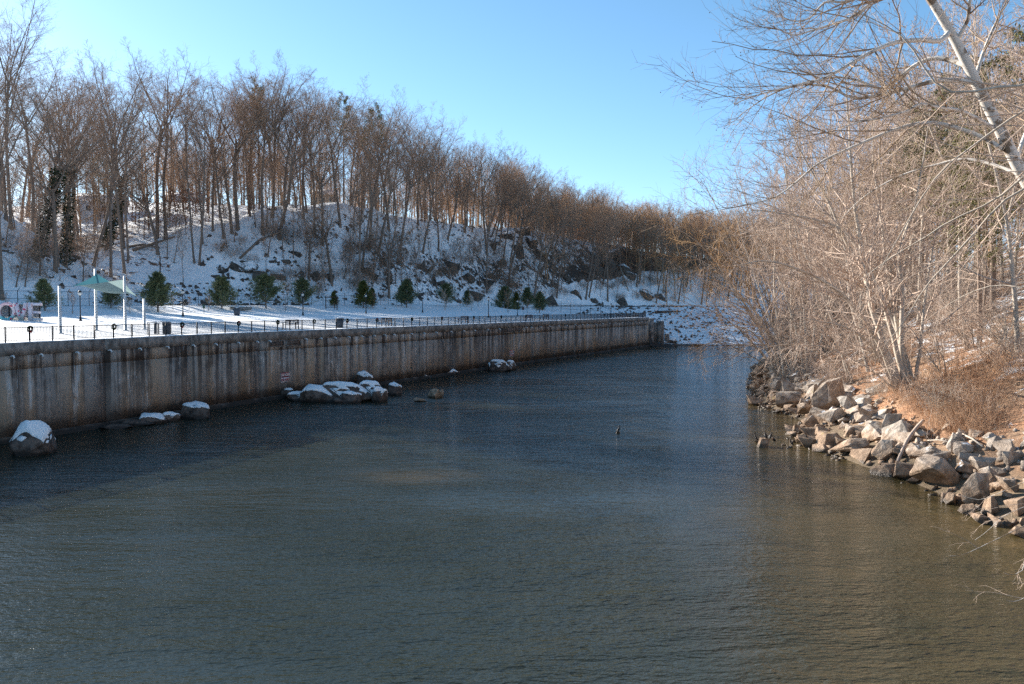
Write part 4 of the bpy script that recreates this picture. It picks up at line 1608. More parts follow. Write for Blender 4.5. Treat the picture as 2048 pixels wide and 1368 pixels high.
# bare young trees on the lawn
YT = [forest_proto(91, H=5, r0=.07, first=.30, ang=42, nl=11, nb=6, nt=4, nq=3, limb=.42, rq=.006), forest_proto(92, H=5, r0=.06, first=.36, ang=36, nl=9, nb=6, nt=4, nq=3, limb=.40, rq=.006),
      forest_proto(93, H=5, r0=.08, first=.24, ang=48, nl=12, nb=6, nt=4, nq=3, limb=.46, rq=.006, mats=('pale', 'paletwig'))]
yts = [(145, 627, 575, 0, 'bare young tree between the evergreen and the lamp post left of the sail'), (260, 627, 588, 0, 'bare young tree between the two right posts of the sail'), (346, 622, 588, 1, 'bare young tree right of the tall dark evergreen'),
       (417, 622, 585, 0, 'bare young tree left of the dense dark evergreen'), (570, 622, 560, 1, 'thin bare tree between two wide evergreens'), (746, 617, 578, 0, 'bare young tree against the yellow green evergreen'),
       (890, 620, 574, 2, 'pale bare young tree in front of a dull evergreen'), (943, 621, 585, 2, 'pale forked bare young tree right of the dull evergreen'), (1016, 625, 575, 0, 'bare young tree in front of the olive evergreen'),
       (956, 615, 590, 1, 'very thin bare sapling right of the pale forked tree'), (1054, 628, 596, 1, 'bare young tree in front of the close pair of evergreens'), (378, 620, 592, 1, 'low bare sapling right of the lamp post'), (920, 616, 598, 1, 'low bare sapling left of the pale forked tree'), (10, 620, 578, 0, 'bare young tree behind the painted letters')]
for px, py, top, k, lab in yts:
    P = lpos(px, py)
    H = top_h(P, top)
    o = tree_obj('young_tree', YT[k][0], YT[k][1], P, px * 2.1, (H / 5 * .95,) * 2 + (H / 5,), lab, 'tree', 'bare young trees on the lawn')

# ------------------------------------------------------------------ lamp posts
pm = MB()
pm.lathe([(.001, 0), (.20, 0), (.20, .10), (.14, .16), (.12, .5), (.085, .56), (.065, .7), (.055, 2.95), (.08, 2.98), (.06, 3.05), (.12, 3.12), (.001, 3.13)], m=12)
lp_post = pm.mesh('post', MAT['black'], True)
pm = MB().lathe([(.001, 3.13), (.11, 3.13), (.19, 3.22), (.21, 3.42), (.17, 3.50), (.001, 3.51)], m=12)
lp_globe = pm.mesh('globe', MAT['glass'], True)
pm = MB().lathe([(.001, 3.50), (.22, 3.50), (.24, 3.54), (.16, 3.66), (.06, 3.74), (.03, 3.84), (.001, 3.86)], m=12)
lp_cap = pm.mesh('cap', MAT['black'], True)
lamps = [(161, 642, 579, 'black lamp post left of the shade sail'), (366, 633, 577, 'black lamp post between two dark evergreens'), (606, 631, 583, 'dark lamp post standing before the blue green evergreen'),
         (732, 627, 586, 'sunlit lamp post before the yellow green evergreen'), (845, 625, 588, 'slim dark lamp post right of the narrow evergreen'), (977, 635, 592, 'pale topped lamp post above the railing'),
         (1035, 632, 598, 'lamp post between the olive evergreens and the close pair'), (1222, 636, 616, 'short dark post rising behind the far railing')]
for px, py, top, lab in lamps:
    P = lpos(px, py)
    s = top_h(P, top) / 3.86
    s = min(max(s, .85), 1.5)
    o = tag(empty('lamp_post', P), lab, 'lamp post', 'lamp posts on the lawn')
    o.scale = (s, s, s)
    for nm, me_ in (('post', lp_post), ('globe', lp_globe), ('cap', lp_cap)):
        link(nm, me_, o)

# ------------------------------------------------------------------ shade sail
P1, P2, P3, P4 = lpos(121, 667), lpos(193, 661), lpos(251, 661), lpos(289, 659)
tops = [top_h(P1, 572), top_h(P2, 538), top_h(P3, 552), top_h(P4, 597)]
SAIL = tag(empty('shade_sail', (P1 + P2 + P3 + P4) / 4), 'teal shade sail stretched between four white posts', 'shade sail')
c0 = (P1 + P2 + P3 + P4) / 4
sag = []
for k, (p, h) in enumerate(zip((P1, P2, P3, P4), tops)):
    m1 = MB()
    m1.lathe([(.001, -.1), (.24, -.1), (.24, .05), (.13, .06), (.105, h), (.001, h)], p - c0, 12)
    m1.build('post', MAT['white'], SAIL, True)
    # cord wound round the lower part of the post
    t = np.linspace(0, 1, 140)
    m1 = MB()
    m1.tube(np.stack([.128 * np.cos(t * 75), .128 * np.sin(t * 75), .2 + t * h * .55], 1) + p - c0, .016, 4)
    m1.build('wound_cord', MAT['grey'], SAIL)
cor = [P1 + [0, 0, tops[0] - .1], P2 + [0, 0, tops[1] - .35], P3 + [0, 0, tops[2] - .3], P4 + [0, 0, tops[3] - .1]]
cen = sum(cor) / 4
tips = [q + (cen - q) * f for q, f in zip(cor, (.22, .10, .09, .18))]
# order round the cloth: low, high, low, high
A_, B_, C_, D_ = tips[0], tips[1], tips[3], tips[2]
n = 18
u = np.linspace(0, 1, n)
U, W = np.meshgrid(u, u, indexing='ij')
S_ = ((1 - U) * (1 - W))[..., None] * A_ + (U * (1 - W))[..., None] * B_ + (U * W)[..., None] * C_ + ((1 - U) * W)[..., None] * D_
pull = .34 * ((4 * U * (1 - U)) * (1 - 4 * W * (1 - W)) ** 1.0 + (4 * W * (1 - W)) * (1 - 4 * U * (1 - U)) ** 1.0)
S_ = S_ + (S_.mean((0, 1)) - S_) * (pull * .25)[..., None]
S_[..., 2] -= 16 * U * (1 - U) * W * (1 - W) * .80
idx = np.arange(n * n).reshape(n, n)
q = np.stack([idx[:-1, :-1], idx[1:, :-1], idx[1:, 1:], idx[:-1, 1:]], -1).reshape(-1, 4)
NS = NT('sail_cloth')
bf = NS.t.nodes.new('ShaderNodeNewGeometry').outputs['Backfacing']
fcol = NS.mix(bf, (0.22, 0.30, 0.30), (0.055, 0.17, 0.21))  # underside paler: light coming through the cloth put into its colour
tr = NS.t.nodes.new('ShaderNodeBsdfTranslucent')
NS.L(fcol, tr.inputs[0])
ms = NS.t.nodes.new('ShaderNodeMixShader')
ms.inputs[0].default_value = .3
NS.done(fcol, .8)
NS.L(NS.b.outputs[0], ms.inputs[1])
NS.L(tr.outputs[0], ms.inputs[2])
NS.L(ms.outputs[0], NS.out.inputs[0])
nrm_up = np.cross(S_[1, 0] - S_[0, 0], S_[0, 1] - S_[0, 0])[2] > 0
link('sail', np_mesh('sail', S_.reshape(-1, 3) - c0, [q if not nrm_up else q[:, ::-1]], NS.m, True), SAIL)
for q_, t_ in zip(cor, tips):
    MB().tube([q_ - c0, t_ - c0], .025, 5).build('cable', MAT['grey'], SAIL)

# ------------------------------------------------------------------ painted letters
LB = lpos(42, 641)
sc_ = LB[1] / F
TH = .34


def letter(name, mat, cx, wpx, hpx, lab, build):
    o = tag(empty(name, (LB[0] + (cx - 42) * sc_, LB[1], LB[2] - .04)), lab, 'letter', 'painted letters on the lawn')
    m1 = MB()
    build(m1, wpx * sc_, hpx * sc_)
    m1.build('letter_body', mat, o)
    return o


def bL(m, w, h):
    m.box((-w / 2 + .19, 0, h / 2), (.38, TH, h)).box((.19, 0, .15), (w - .38, TH, .30))


def bO(m, w, h):
    n = 28
    an = np.linspace(0, 2 * np.pi, n, endpoint=False)
    V = []
    for y in (-TH / 2, TH / 2):
        for rr in (1.0, .70):
            V.append(np.stack([w / 2 * rr * np.cos(an), np.full(n, y), h / 2 + h / 2 * rr * np.sin(an)], 1))
    V = np.concatenate(V)
    q = []
    for i in range(n):
        j = (i + 1) % n
        q += [[i, j, n + j, n + i], [2 * n + i, 3 * n + i, 3 * n + j, 2 * n + j], [i, 2 * n + i, 2 * n + j, j], [n + i, n + j, 3 * n + j, 3 * n + i]]
    m.add(V, q)


def bV(m, w, h):
    for sg in (-1, 1):
        xa, xb, t = sg * w / 2, sg * .04, .34
        f = np.array([[xa, 0, h], [xa - sg * t, 0, h], [xb - sg * .17, 0, 0], [xb + sg * .16, 0, 0]])
        V = np.concatenate([f + [0, -TH / 2 - .01 * sg, 0], f + [0, TH / 2 - .01 * sg, 0]])
        m.add(V, [[0, 1, 2, 3], [7, 6, 5, 4], [0, 4, 5, 1], [1, 5, 6, 2], [2, 6, 7, 3], [3, 7, 4, 0]])


def bE(m, w, h):
    m.box((-w / 2 + .19, 0, h / 2), (.38, TH, h))
    m.box((.19, 0, h - .15), (w - .38, TH, .30)).box((.10, 0, h * .47), (w - .56, TH, .26)).box((.22, 0, .14), (w - .32, TH, .28))


letter('letter_sculpture', MAT['letter_e'], -34, 24, 36, 'big painted letter L, cut off by the picture edge', bL)
letter('letter_sculpture', MAT['letter_o'], 14, 36, 37, 'big painted letter O, pink above and turquoise below', bO)
letter('letter_sculpture', MAT['letter_v'], 43, 28, 36, 'big painted letter V with red spots', bV)
letter('letter_sculpture', MAT['letter_e'], 71, 26, 36, 'big pale painted letter E, rightmost of the letters', bE)
o = tag(empty('lattice_screen', (LB[0] - .2, LB[1] + .5, LB[2])), 'dark lattice screen standing behind the painted letters', 'screen')
m1 = MB()
x0, x1, hh_ = -46 * sc_, 36 * sc_, 32 * sc_
for k in np.arange(x0 - hh_, x1, .16):
    for sg in (1, -1):
        pa, pb = (k, 0), (k + hh_, hh_)
        xa, xb = (max(pa[0], x0), min(pb[0], x1))
        if xb - xa < .05: continue
        za, zb = xa - k, xb - k
        if sg < 0: za, zb = hh_ - za, hh_ - zb
        m1.tube([(xa, .02 * sg, za), (xb, .02 * sg, zb)], .032, 4, False)
tag(m1.build('lattice', MAT['lattice'], o), kind='stuff')
m1 = MB()
for x in np.linspace(x0, x1, 5):
    m1.box((x, .05, hh_ / 2 - .1), (.1, .1, hh_ + .2))
m1.build('screen_frame', MAT['lattice'], o)

# ------------------------------------------------------------------ benches, bins and other lawn furniture
def bench(P, rz, mat, lab, s=1.0):
    o = tag(empty('park_bench', P, rz), lab, 'bench', 'benches along the river walk')
    o.scale = (s, s, s)
    w = 1.5
    for k in range(4):
        MB().box((0, -.42 + .12 * k, .46), (w, .10, .035)).build('seat_slat', mat, o)
    MB().box((0, .04, .92), (w, .05, .08)).build('back_rail', mat, o)
    for k in range(9):
        MB().box((-w / 2 + .10 + k * (w - .2) / 8, .03, .70), (.06, .03, .40)).build('back_slat', mat, o)
    for sx in (-1, 1):
        MB().box((sx * (w / 2 - .03), -.44, .32), (.07, .07, .64)).build('leg', mat, o)
        MB().box((sx * (w / 2 - .03), .06, .48), (.07, .07, .96)).build('leg', mat, o)
        MB().box((sx * (w / 2 - .03), -.19, .66), (.08, .62, .05)).build('armrest', mat, o)
    return o


for px, py, s_, tint, lab in ((584, 657, 3.6, 'darkwood', 'dark wooden bench below the wide evergreen, nearest of the benches'), (773, 652, 3.2, 'darkwood', 'dark bench in the sunlit snow behind the railing'),
                              (929, 645, 3.4, 'wood', 'reddish wooden bench left of the two last benches'), (1058, 641, 3.6, 'wood', 'small reddish bench beside the dark far bench'), (1091, 640, 4.5, 'darkwood', 'dark bench furthest along the walk')):
    P = pos(px, s_)
    rz = wall_rot(float(xy_as(P[0], P[1])[0][0]))
    bench(P, rz + math.pi - .25, MAT[tint], lab, 1.12)


def bin_obj(P, lab, round_=True, s=1.0):
    o = tag(empty('litter_bin', P), lab, 'litter bin')
    o.scale = (s, s, s)
    if round_:
        m1 = MB().lathe([(.001, 0), (.30, 0), (.34, .08), (.36, .95), (.33, 1.0), (.001, 1.0)], m=16)
        m1.build('bin_body', MAT['grey'], o, True)
        for k in range(20):
            an = k * 2 * math.pi / 20
            MB().box((.37 * math.cos(an), .37 * math.sin(an), .52), (.02, .06, .84), an).build('slat', MAT['bin'], o)
        MB().lathe([(.20, 1.0), (.39, 1.0), (.37, 1.12), (.22, 1.16), (.20, 1.0)], m=16).build('lid', MAT['grey'], o, True)
    else:
        m1 = MB()
        b, t, h = .30, .38, 1.0
        m1.add([[-b, -b, 0], [b, -b, 0], [b, b, 0], [-b, b, 0], [-t, -t, h], [t, -t, h], [t, t, h], [-t, t, h]], [[0, 3, 2, 1], [4, 5, 6, 7], [0, 1, 5, 4], [1, 2, 6, 5], [2, 3, 7, 6], [3, 0, 4, 7]])
        m1.build('bin_body', MAT['bin'], o)
        MB().box((0, 0, 1.04), (.84, .84, .09)).box((0, .40, 1.0), (.5, .12, .1)).build('lid', MAT['bin'], o)
        MB().lathe([(.001, 1.08), (.30, 1.08), (.22, 1.16), (.001, 1.19)], m=10).build('snow_cap', MAT['snow'], o, True)
    return o


bin_obj(pos(334, 3.0), 'round slatted grey litter bin beside the tubular rack', True, 1.0)
bin_obj(lpos(474, 631), 'dark blue bin in front of the stone seat on the lawn', False, 1.0)
bin_obj(pos(680, 3.0), 'dark blue grey bin right behind the railing', False, 1.05)
# tubular rack
P = pos(313, 3.4)
o = tag(empty('tubular_rack', P, wall_rot(float(xy_as(P[0], P[1])[0][0]))), 'dark tubular rack left of the round litter bin', 'rack')
m1 = MB()
for x, h in ((-1.0, 1.05), (.3, 1.05)):
    m1.tube([(x, 0, 0), (x, 0, h), (x + .07, 0, h + .07), (x + 1.05, 0, h + .07), (x + 1.12, 0, h), (x + 1.12, 0, 0)], .035, 6)
m1.build('rack_frame', MAT['black'], o)
MB().box((.05, .15, .55), (.25, .06, 1.0)).build('back_plate', MAT['bin'], o)
# stone seat
P = lpos(481, 621)
o = tag(empty('stone_seat', P, .1), 'low stone block seat behind the lawn bin', 'seat')
for k in range(2):
    for j in range(5):
        MB().box((-1.35 + j * .66 + (.1 if k else 0), 0, .15 + .28 * k), (.63, .8, .26)).build('stone', MAT['stone'], o)
MB().box((0, 0, .60), (3.3, .85, .07)).build('snow_cap', MAT['snow'], o)
# timber frame
P = lpos(663, 619)
o = tag(empty('timber_frame', P, .15), 'dark timber frame standing around the small evergreen', 'frame')
hw = 11 * P[1] / F
for x in (-hw, hw):
    MB().box((x, 0, 1.1), (.16, .16, 2.5)).build('post', MAT['darkwood'], o)
MB().box((hw * .5, 1.2, .7), (.12, .12, 1.6)).build('post', MAT['darkwood'], o)
MB().box((0, 0, 2.27), (2 * hw + .5, .18, .18)).build('beam', MAT['darkwood'], o)
MB().box((0, 0, .35), (2 * hw, .06, .06)).build('brace', MAT['darkwood'], o)
# dispenser box and small sign
P = lpos(408, 629)
o = tag(empty('dispenser_post', P), 'small green dispenser box on a post left of the dense evergreen', 'dispenser')
MB().box((0, 0, .5), (.06, .06, 1.0)).build('post', MAT['grey'], o)
MB().box((0, -.02, 1.05), (.28, .16, .40)).box((0, -.02, 1.35), (.32, .16, .12)).build('box', plain('dispenser_green', (.03, .07, .05)), o)
P = lpos(1046, 634)
o = tag(empty('small_sign', P), 'small brown sign on a post near the close pair of evergreens', 'sign')
MB().box((0, 0, .9), (.06, .06, 1.8)).build('post', MAT['grey'], o)
MB().box((0, -.05, 1.7), (.5, .04, .6)).build('sign_board', plain('brown_board', (.10, .065, .06)), o)
# utility poles on the slope
for px, py, top, lab in ((323, 575, 512, 'thin dark pole on the snow slope behind the tall evergreen'), (1157, 607, 545, 'weathered pole on the slope above the far fence'), (1142, 600, 540, 'slimmer weathered pole left of the other pole')):
    P = pos(px, 52.6) if px < 500 else pos(px, 53)
    h = top_h(P, top)
    o = MB().lathe([(.001, -.3), (.13, -.3), (.10, h), (.001, h)], m=8).build('utility_pole', MAT['darkwood'], None, True)
    o.location = P
    tag(o, lab, 'pole')

# ------------------------------------------------------------------ chain link fence behind the lawn
CF = tag(empty('chain_link_fence', (0, 0, 0)), 'tall chain link fence along the foot of the hill', 'fence')
fa = np.arange(-12, 128, 3.05)
fs = np.full(len(fa), 46.0)
X, Y = as_xy(fa, fs)
fz = left_z(fa, fs)
pm = MB().tube([(0, 0, -.1), (0, 0, 2.0), (.10, .28, 2.35)], .04, 5)
cpost = pm.mesh('fence_post', MAT['black'])
for k in range(len(fa)):
    o = link('fence_post', cpost, CF)
    o.location = (X[k], Y[k], fz[k])
for h, nm in ((1.98, 'top_rail'), (1.0, 'middle_rail'), (.06, 'bottom_wire')):
    MB().tube(np.stack([X, Y, fz + h], 1), .026 if h > .5 else .015, 5).build(nm, MAT['black'], CF)
m1 = MB()
P_, D_ = [], []
for k in range(len(fa) - 1):
    A3, B3 = np.array([X[k], Y[k], fz[k]]), np.array([X[k + 1], Y[k + 1], fz[k + 1]])
    for t in np.arange(0, 1.001, .16):
        for sg in (1, -1):
            t2 = t + sg * .6
            ta, tb = t, np.clip(t2, 0, 1)
            f_ = abs(tb - ta) / .6
            if f_ < .05: continue
            pa = A3 + (B3 - A3) * ta + [0, 0, .05]
            pb = A3 + (B3 - A3) * tb + [0, 0, .05 + 1.9 * f_]
            m1.tube([pa, pb], .005, 3, False)
tag(m1.build('chain_mesh', MAT['grey'], CF), kind='stuff')
# second fence: at the far end of the lawn, turning down to the wall
C2 = tag(empty('chain_link_fence', (0, 0, 0)), 'chain link fence crossing the end of the lawn near the wall bend', 'fence')
pts2 = [pos(1104, 34), pos(1122, 22), pos(1141, 17), pos(1161, 14), pos(1181, 12), pos(1201, 11), pos(1220, 10), pos(1222, 4)]
for p in pts2:
    o = link('fence_post', cpost, C2)
    o.location = p
    o.scale = (1, 1, 1.2)
for h, nm in ((2.35, 'top_rail'), (1.15, 'middle_rail')):
    MB().tube(np.array([p + [0, 0, h] for p in pts2]), .03, 5).build(nm, MAT['black'], C2)
# row of concrete blocks edging the path at the foot of the hill
r = np.random.default_rng(41)
blk = MB().box((0, 0, .25), (1.5, .55, .5)).mesh('kerb_block', MAT['stone'])
for k, px in enumerate(list(range(1100, 1215, 8)) + list(range(1216, 1270, 9)) + list(range(1320, 1372, 8))):
    P = pos(px, np.interp(px, [1100, 1160, 1200, 1270, 1372], [45, 44, 36, 34, 30]))
    o = link('kerb_block', blk)
    o.location = P
    o.rotation_euler = (0, 0, wall_rot(float(xy_as(P[0], P[1])[0][0])) + r.normal(0, .05))
    tag(o, 'grey concrete block in the %s stretch of the path edge row' % ('first' if px < 1215 else 'middle' if px < 1300 else 'far'), 'concrete block', 'concrete blocks edging the path, %s stretch' % ('first' if px < 1215 else 'middle' if px < 1300 else 'far'))
# log lying on the shore snow
def gleft(px, py):
    d = ray(px, py)
    k = np.arange(60, 460, .25)
    X, Y, z = d[0] * k, d[1] * k, CAMZ + d[2] * k
    a_, s_ = xy_as(X, Y)
    g = left_z(a_, s_, X, Y)
    hit = (z < g) & ((a_ > A_END) | (s_ > 1))
    i = int(np.argmax(hit)) if hit.any() else -1
    return np.array([X[i], Y[i], g[i]])


pa, pb = gleft(1311, 627), gleft(1361, 625)
m1 = MB().tube([pa - pa + [0, 0, .3], (pb - pa) * .5 + [0, 0, .42], pb - pa + [0, 0, .3]], [.42, .33, .2], 8)
m1.tube([(0, 0, .2), (-.3, -.2, 1.1)], [.25, .06], 6).tube([(.2, .1, .3), (.9, -.1, 1.2)], [.2, .05], 6)
o = m1.build('drift_log', MAT['darkrock'], None, True)
o.location = pa
tag(o, 'dark driftwood log lying on the snowy shore', 'log')

# ------------------------------------------------------------------ rocks
def rock_mesh(name, seed, mat, n=16, p=4.0, bevel=.10, noise=.05, cuts=1, flat=1.0):
    r = np.random.default_rng(seed)
    P = r.normal(0, 1, (n, 3))
    P = P / (np.abs(P) ** p).sum(1, keepdims=True) ** (1 / p)
    P *= r.uniform(.82, 1.05, (n, 1))
    bm = bmesh.new()
    for q_ in P:
        bm.verts.new(q_)
    res = bmesh.ops.convex_hull(bm, input=bm.verts)
    bmesh.ops.delete(bm, geom=[v for v in bm.verts if not v.link_faces], context='VERTS')
    bmesh.ops.dissolve_limit(bm, angle_limit=R(16), verts=bm.verts, edges=bm.edges)
    bmesh.ops.bevel(bm, geom=list(bm.edges), offset=bevel, segments=1, affect='EDGES', profile=.5)
    bmesh.ops.triangulate(bm, faces=bm.faces)
    if cuts:
        bmesh.ops.subdivide_edges(bm, edges=[e for e in bm.edges if e.calc_length() > .28], cuts=cuts, use_grid_fill=True)
        bmesh.ops.triangulate(bm, faces=bm.faces)
    bm.normal_update()
    co = np.array([v.co for v in bm.verts])
    d = (fbm(co[:, 0] * 1.7 + seed, co[:, 1] * 1.7 + co[:, 2] * 1.3, 4, seed) - .5) * 2 * noise
    d += (fbm(co[:, 0] * 5 + seed, co[:, 1] * 5 - co[:, 2] * 4.3, 3, seed + 3) - .5) * noise
    for v, dd in zip(bm.verts, d):
        v.co += v.normal * dd
    me = bpy.data.meshes.new(name)
    bm.to_mesh(me)
    bm.free()
    me.materials.append(mat)
    return me


def snow_on(me, mat, seed, cover=.35, thick=.10, zmin=.0):
    """a snow cap: the upward faces of a rock lifted off it, closed at the rim"""
    r = np.random.default_rng(seed)
    bm = bmesh.new()
    bm.from_mesh(me)
    bm.normal_update()
    kill = [f for f in bm.faces if f.normal.z < cover or f.calc_center_median().z < zmin + .20 * math.sin(f.calc_center_median().x * 7 + seed) + .16 * math.sin(f.calc_center_median().y * 13 + f.calc_center_median().x * 17)]
    bmesh.ops.delete(bm, geom=kill, context='FACES')
    if not bm.faces:
        bm.free()
        return None
    bnd = {v for e in bm.edges if e.is_boundary for v in e.verts}
    for v in bm.verts:
        if v in bnd:
            v.co.z += .012
            v.co.x *= 1.02; v.co.y *= 1.02
        else:
            v.co.z += thick * (.7 + .6 * r.uniform())
    ext = bmesh.ops.extrude_edge_only(bm, edges=[e for e in bm.edges if e.is_boundary])
    for v in [g for g in ext['geom'] if isinstance(g, bmesh.types.BMVert)]:
        v.co.z -= .07
        v.co.x *= .97; v.co.y *= .97
    out = bpy.data.meshes.new('snow_cap')
    bm.to_mesh(out)
    bm.free()
    out.materials.append(mat)
    out.polygons.foreach_set('use_smooth', np.ones(len(out.polygons), dtype=bool))
    return out


RM = [rock_mesh('boulder', 200 + k, MAT['riprap'], [8, 10, 12, 14][k % 4], [3.0, 6.0, 2.5, 9.0, 4.0][k % 5], .018 + .014 * (k % 3), .085, 2) for k in range(18)]
DM = [rock_mesh('river_rock', 300, MAT['darkrock'], 34, 2.6, .06, .08, 2)] + [rock_mesh('river_rock', 300 + k, MAT['darkrock'], 26 + k, [5, 8, 4, 12, 3.5][k - 1], .04, .08, 2) for k in range(1, 6)]
DS = [snow_on(m, MAT['snow'], k, .46, .07, .16) for k, m in enumerate(DM)]
HM = [rock_mesh('rock_outcrop', 330 + k, MAT['hillrock'], 11 + k, 7.0, .015, .13) for k in range(6)]

# hero boulders of the right bank: x, y of the middle in the photograph, width, height, in pixels
heroes = [(1510, 800, 42, 24, 'low pointed brown boulder, outermost at the waterline'), (1583, 800, 54, 32, 'broad tan boulder behind the outermost pointed one'), (1613, 820, 42, 30, 'rounded brown boulder standing in the water left of the largest pale slab'),
          (1663, 792, 62, 62, 'largest upright pale grey boulder with a shaded side'), (1627, 786, 40, 36, 'sloping tan boulder leaning on the upright grey one'), (1670, 833, 56, 38, 'blocky tan boulder below the upright grey one'),
          (1697, 812, 40, 34, 'pale angular boulder right of the upright grey one'), (1627, 836, 32, 14, 'flat tan stone at the waterline'), (1580, 858, 42, 12, 'flat pale stone lying alone in the shallows'),
          (1617, 862, 30, 17, 'small brown stone beside the flat stone in the shallows'), (1622, 882, 56, 32, 'split brown boulder with a cormorant on it'), (1652, 898, 48, 16, 'long low brown stone just off the bank'),
          (1735, 832, 46, 34, 'grey tan boulder below the leaning trunks'), (1792, 838, 50, 46, 'big grey boulder with a yellow lichen patch'), (1708, 898, 80, 34, 'wide wedge shaped boulder sloping into the water'),
          (1757, 866, 58, 36, 'tan block with a shaded right face above the wedge'), (1720, 918, 66, 26, 'slanting slab jutting over the water'), (1777, 902, 54, 42, 'tilted dark tan boulder right of the slanting slab'),
          (1778, 934, 36, 20, 'small square stone at the waterline by the driftwood'), (1817, 944, 52, 32, 'brown block at the waterline left of the biggest boulder'), (1880, 950, 116, 74, 'biggest layered brown boulder at the water edge'),
          (1957, 982, 48, 66, 'tall narrow tan boulder right of the biggest one'), (1984, 1012, 42, 36, 'rounded brown boulder below the tall narrow one'), (1942, 1020, 40, 22, 'dark low rock at the waterline under the tall narrow one'),
          (1962, 1040, 34, 18, 'lone low tan stone in the water near the twigs'), (1916, 886, 40, 40, 'pale grey angular boulder near the dry grass'), (2008, 895, 46, 36, 'yellowish grey boulder near the picture edge'),
          (2024, 914, 48, 38, 'pale grey boulder stacked below the yellowish one'), (1971, 930, 54, 42, 'pale cracked boulder in the middle of the upper pile'), (1983, 956, 40, 46, 'upright mossy grey stone in the pile'),
          (2016, 974, 56, 40, 'brown block in the pile near the edge'), (2038, 1008, 48, 46, 'large brown boulder cut by the picture edge'), (1863, 914, 60, 36, 'tan block wedged above the biggest boulder'),
          (1838, 902, 42, 28, 'tan stone behind the driftwood branch'), (1804, 877, 38, 32, 'pale tan stone left of the driftwood branch'), (1912, 1000, 40, 26, 'brown stone at the foot of the biggest boulder')]
r = np.random.default_rng(77)
taken = []
BGRP = 'boulders lining the right bank'
for k, (px, py, w, h, lab) in enumerate(heroes):
    P = bpos(px, py + h * .42)
    D = P[1]
    hx, hz = w * D / F / 2, h * D / F / 2 * 1.12
    o = link('boulder', RM[k % 18])
    o.location = P + np.array([0, hx * .45, hz * .62])
    o.scale = (hx * 1.06, hx * r.uniform(.85, 1.1), hz * 1.10)
    o.rotation_euler = (r.normal(0, .10), r.normal(0.1, .14), r.uniform(-.5, .5))
    if k in (16,): o.rotation_euler = (0.1, -.42, .1)
    if k in (14,): o.rotation_euler = (0.0, -.25, .1)
    taken.append((o.location[0], o.location[1], hx))
    tag(o, lab, 'boulder', BGRP)
    if py > 1300: break
zones = [(0, 44, 'near the picture edge'), (44, 54, 'by the biggest boulder'), (54, 66, 'by the slanting slab'), (66, 84, 'near the outermost pointed boulder'), (84, 93, 'on the near point'), (93, 102, 'on the middle point'), (102, 112, 'on the outer point'), (112, 200, 'past the point')]
cnt = 0
tries = 0
while cnt < 262 and tries < 16000:
    tries += 1
    i = r.integers(25, len(RB) - 1)
    bx, by = RB[i]
    if by < 26 or by > 125 or (by > 92 and r.uniform() < .72): continue
    u = r.uniform()
    t = r.uniform(-.5, 5.0) if by < 60 else r.uniform(-.5, 6.0)
    X, Y = bx + RBN[i, 0] * t, by + RBN[i, 1] * t
    s = float(np.clip(r.lognormal(-.55, .42), .22, 1.15))
    if t > 4.5: s *= .75
    if t < 0: s *= .75
    if any((X - q[0]) ** 2 + (Y - q[1]) ** 2 < (.50 * (s + q[2])) ** 2 for q in taken): continue
    z = max(float(BZ(X, Y)[0]), -.25)
    px, py = proj((X, Y, z))
    if px > 2120: continue
    cnt += 1
    taken.append((X, Y, s))
    o = link('boulder', RM[r.integers(0, 18)])
    sz = s * r.uniform(.55, .9)
    o.location = (X, Y, z + sz * .35)
    o.scale = (s * r.uniform(.9, 1.3), s * r.uniform(.8, 1.1), sz)
    o.rotation_euler = (r.normal(0, .25), r.normal(0, .25), r.uniform(0, 6.28))
    zn = [q[2] for q in zones if q[0] <= Y < q[1]][0]
    row = 'at the waterline' if t < .6 else 'halfway up the rocks' if t < 3.2 else 'atop the rocks'
    tag(o, '%s boulder %s %s' % (('large' if s > .75 else 'medium' if s > .48 else 'small') + (' flat' if sz / s < .7 else ' blocky'), row, zn), 'boulder', BGRP)
# rubble between the boulders
Vs, Ts, n = [], [], 0
base = rock_mesh('rubble_stone', 399, MAT['riprap'], 10, 3, .0, .0, 0)
bv = np.array([v.co for v in base.vertices])
bt = np.array([list(p.vertices) for p in base.polygons if len(p.vertices) == 3])
for k in range(5000):
    i = r.integers(15, len(RB) - 1)
    bx, by = RB[i]
    if by < 24 or by > 135: continue
    t = r.uniform(-.8, 6.2)
    X, Y = bx + RBN[i, 0] * t, by + RBN[i, 1] * t
    z = max(float(bank_z_t(np.array([X]), np.array([Y]), np.array([t]))[0]), -.1)
    E_ = np.array(Euler((r.uniform(0, 6), r.uniform(0, 6), r.uniform(0, 6))).to_matrix())
    s = r.uniform(.08, .24) * (1.25 if t < 4 else .8)
    Vs.append((bv * s * r.uniform(.6, 1.2, 3)) @ E_.T + [X, Y, z + .05])
    Ts.append(bt + n); n += len(bv)
bpy.data.meshes.remove(base)
tag(link('bank_rubble', np_mesh('bank_rubble', np.concatenate(Vs), [np.concatenate(Ts)], MAT['riprap'])), 'small broken stones filling gaps between the boulders', None, None, 'stuff')

# snow capped rocks along the foot of the wall
def river_rock(px, py, w, h, k, lab, snow=True, rz=0.0, group=None, deep=.8):
    P = gp(px, py + h / 2)
    D = P[1]
    hx, hz = w * D / F / 2, h * D / F
    o = link('river_rock', DM[k % 6])
    o.location = P + np.array([0, hx * deep * .8, hz * .22])
    o.scale = (hx, hx * deep, hz * .78)
    o.rotation_euler = (0, 0, rz)
    tag(o, lab, 'rock', group or 'snowy rocks at the foot of the wall')
    if snow and DS[k % 6] is not None:
        link('snow_cap', DS[k % 6], o)
    return o


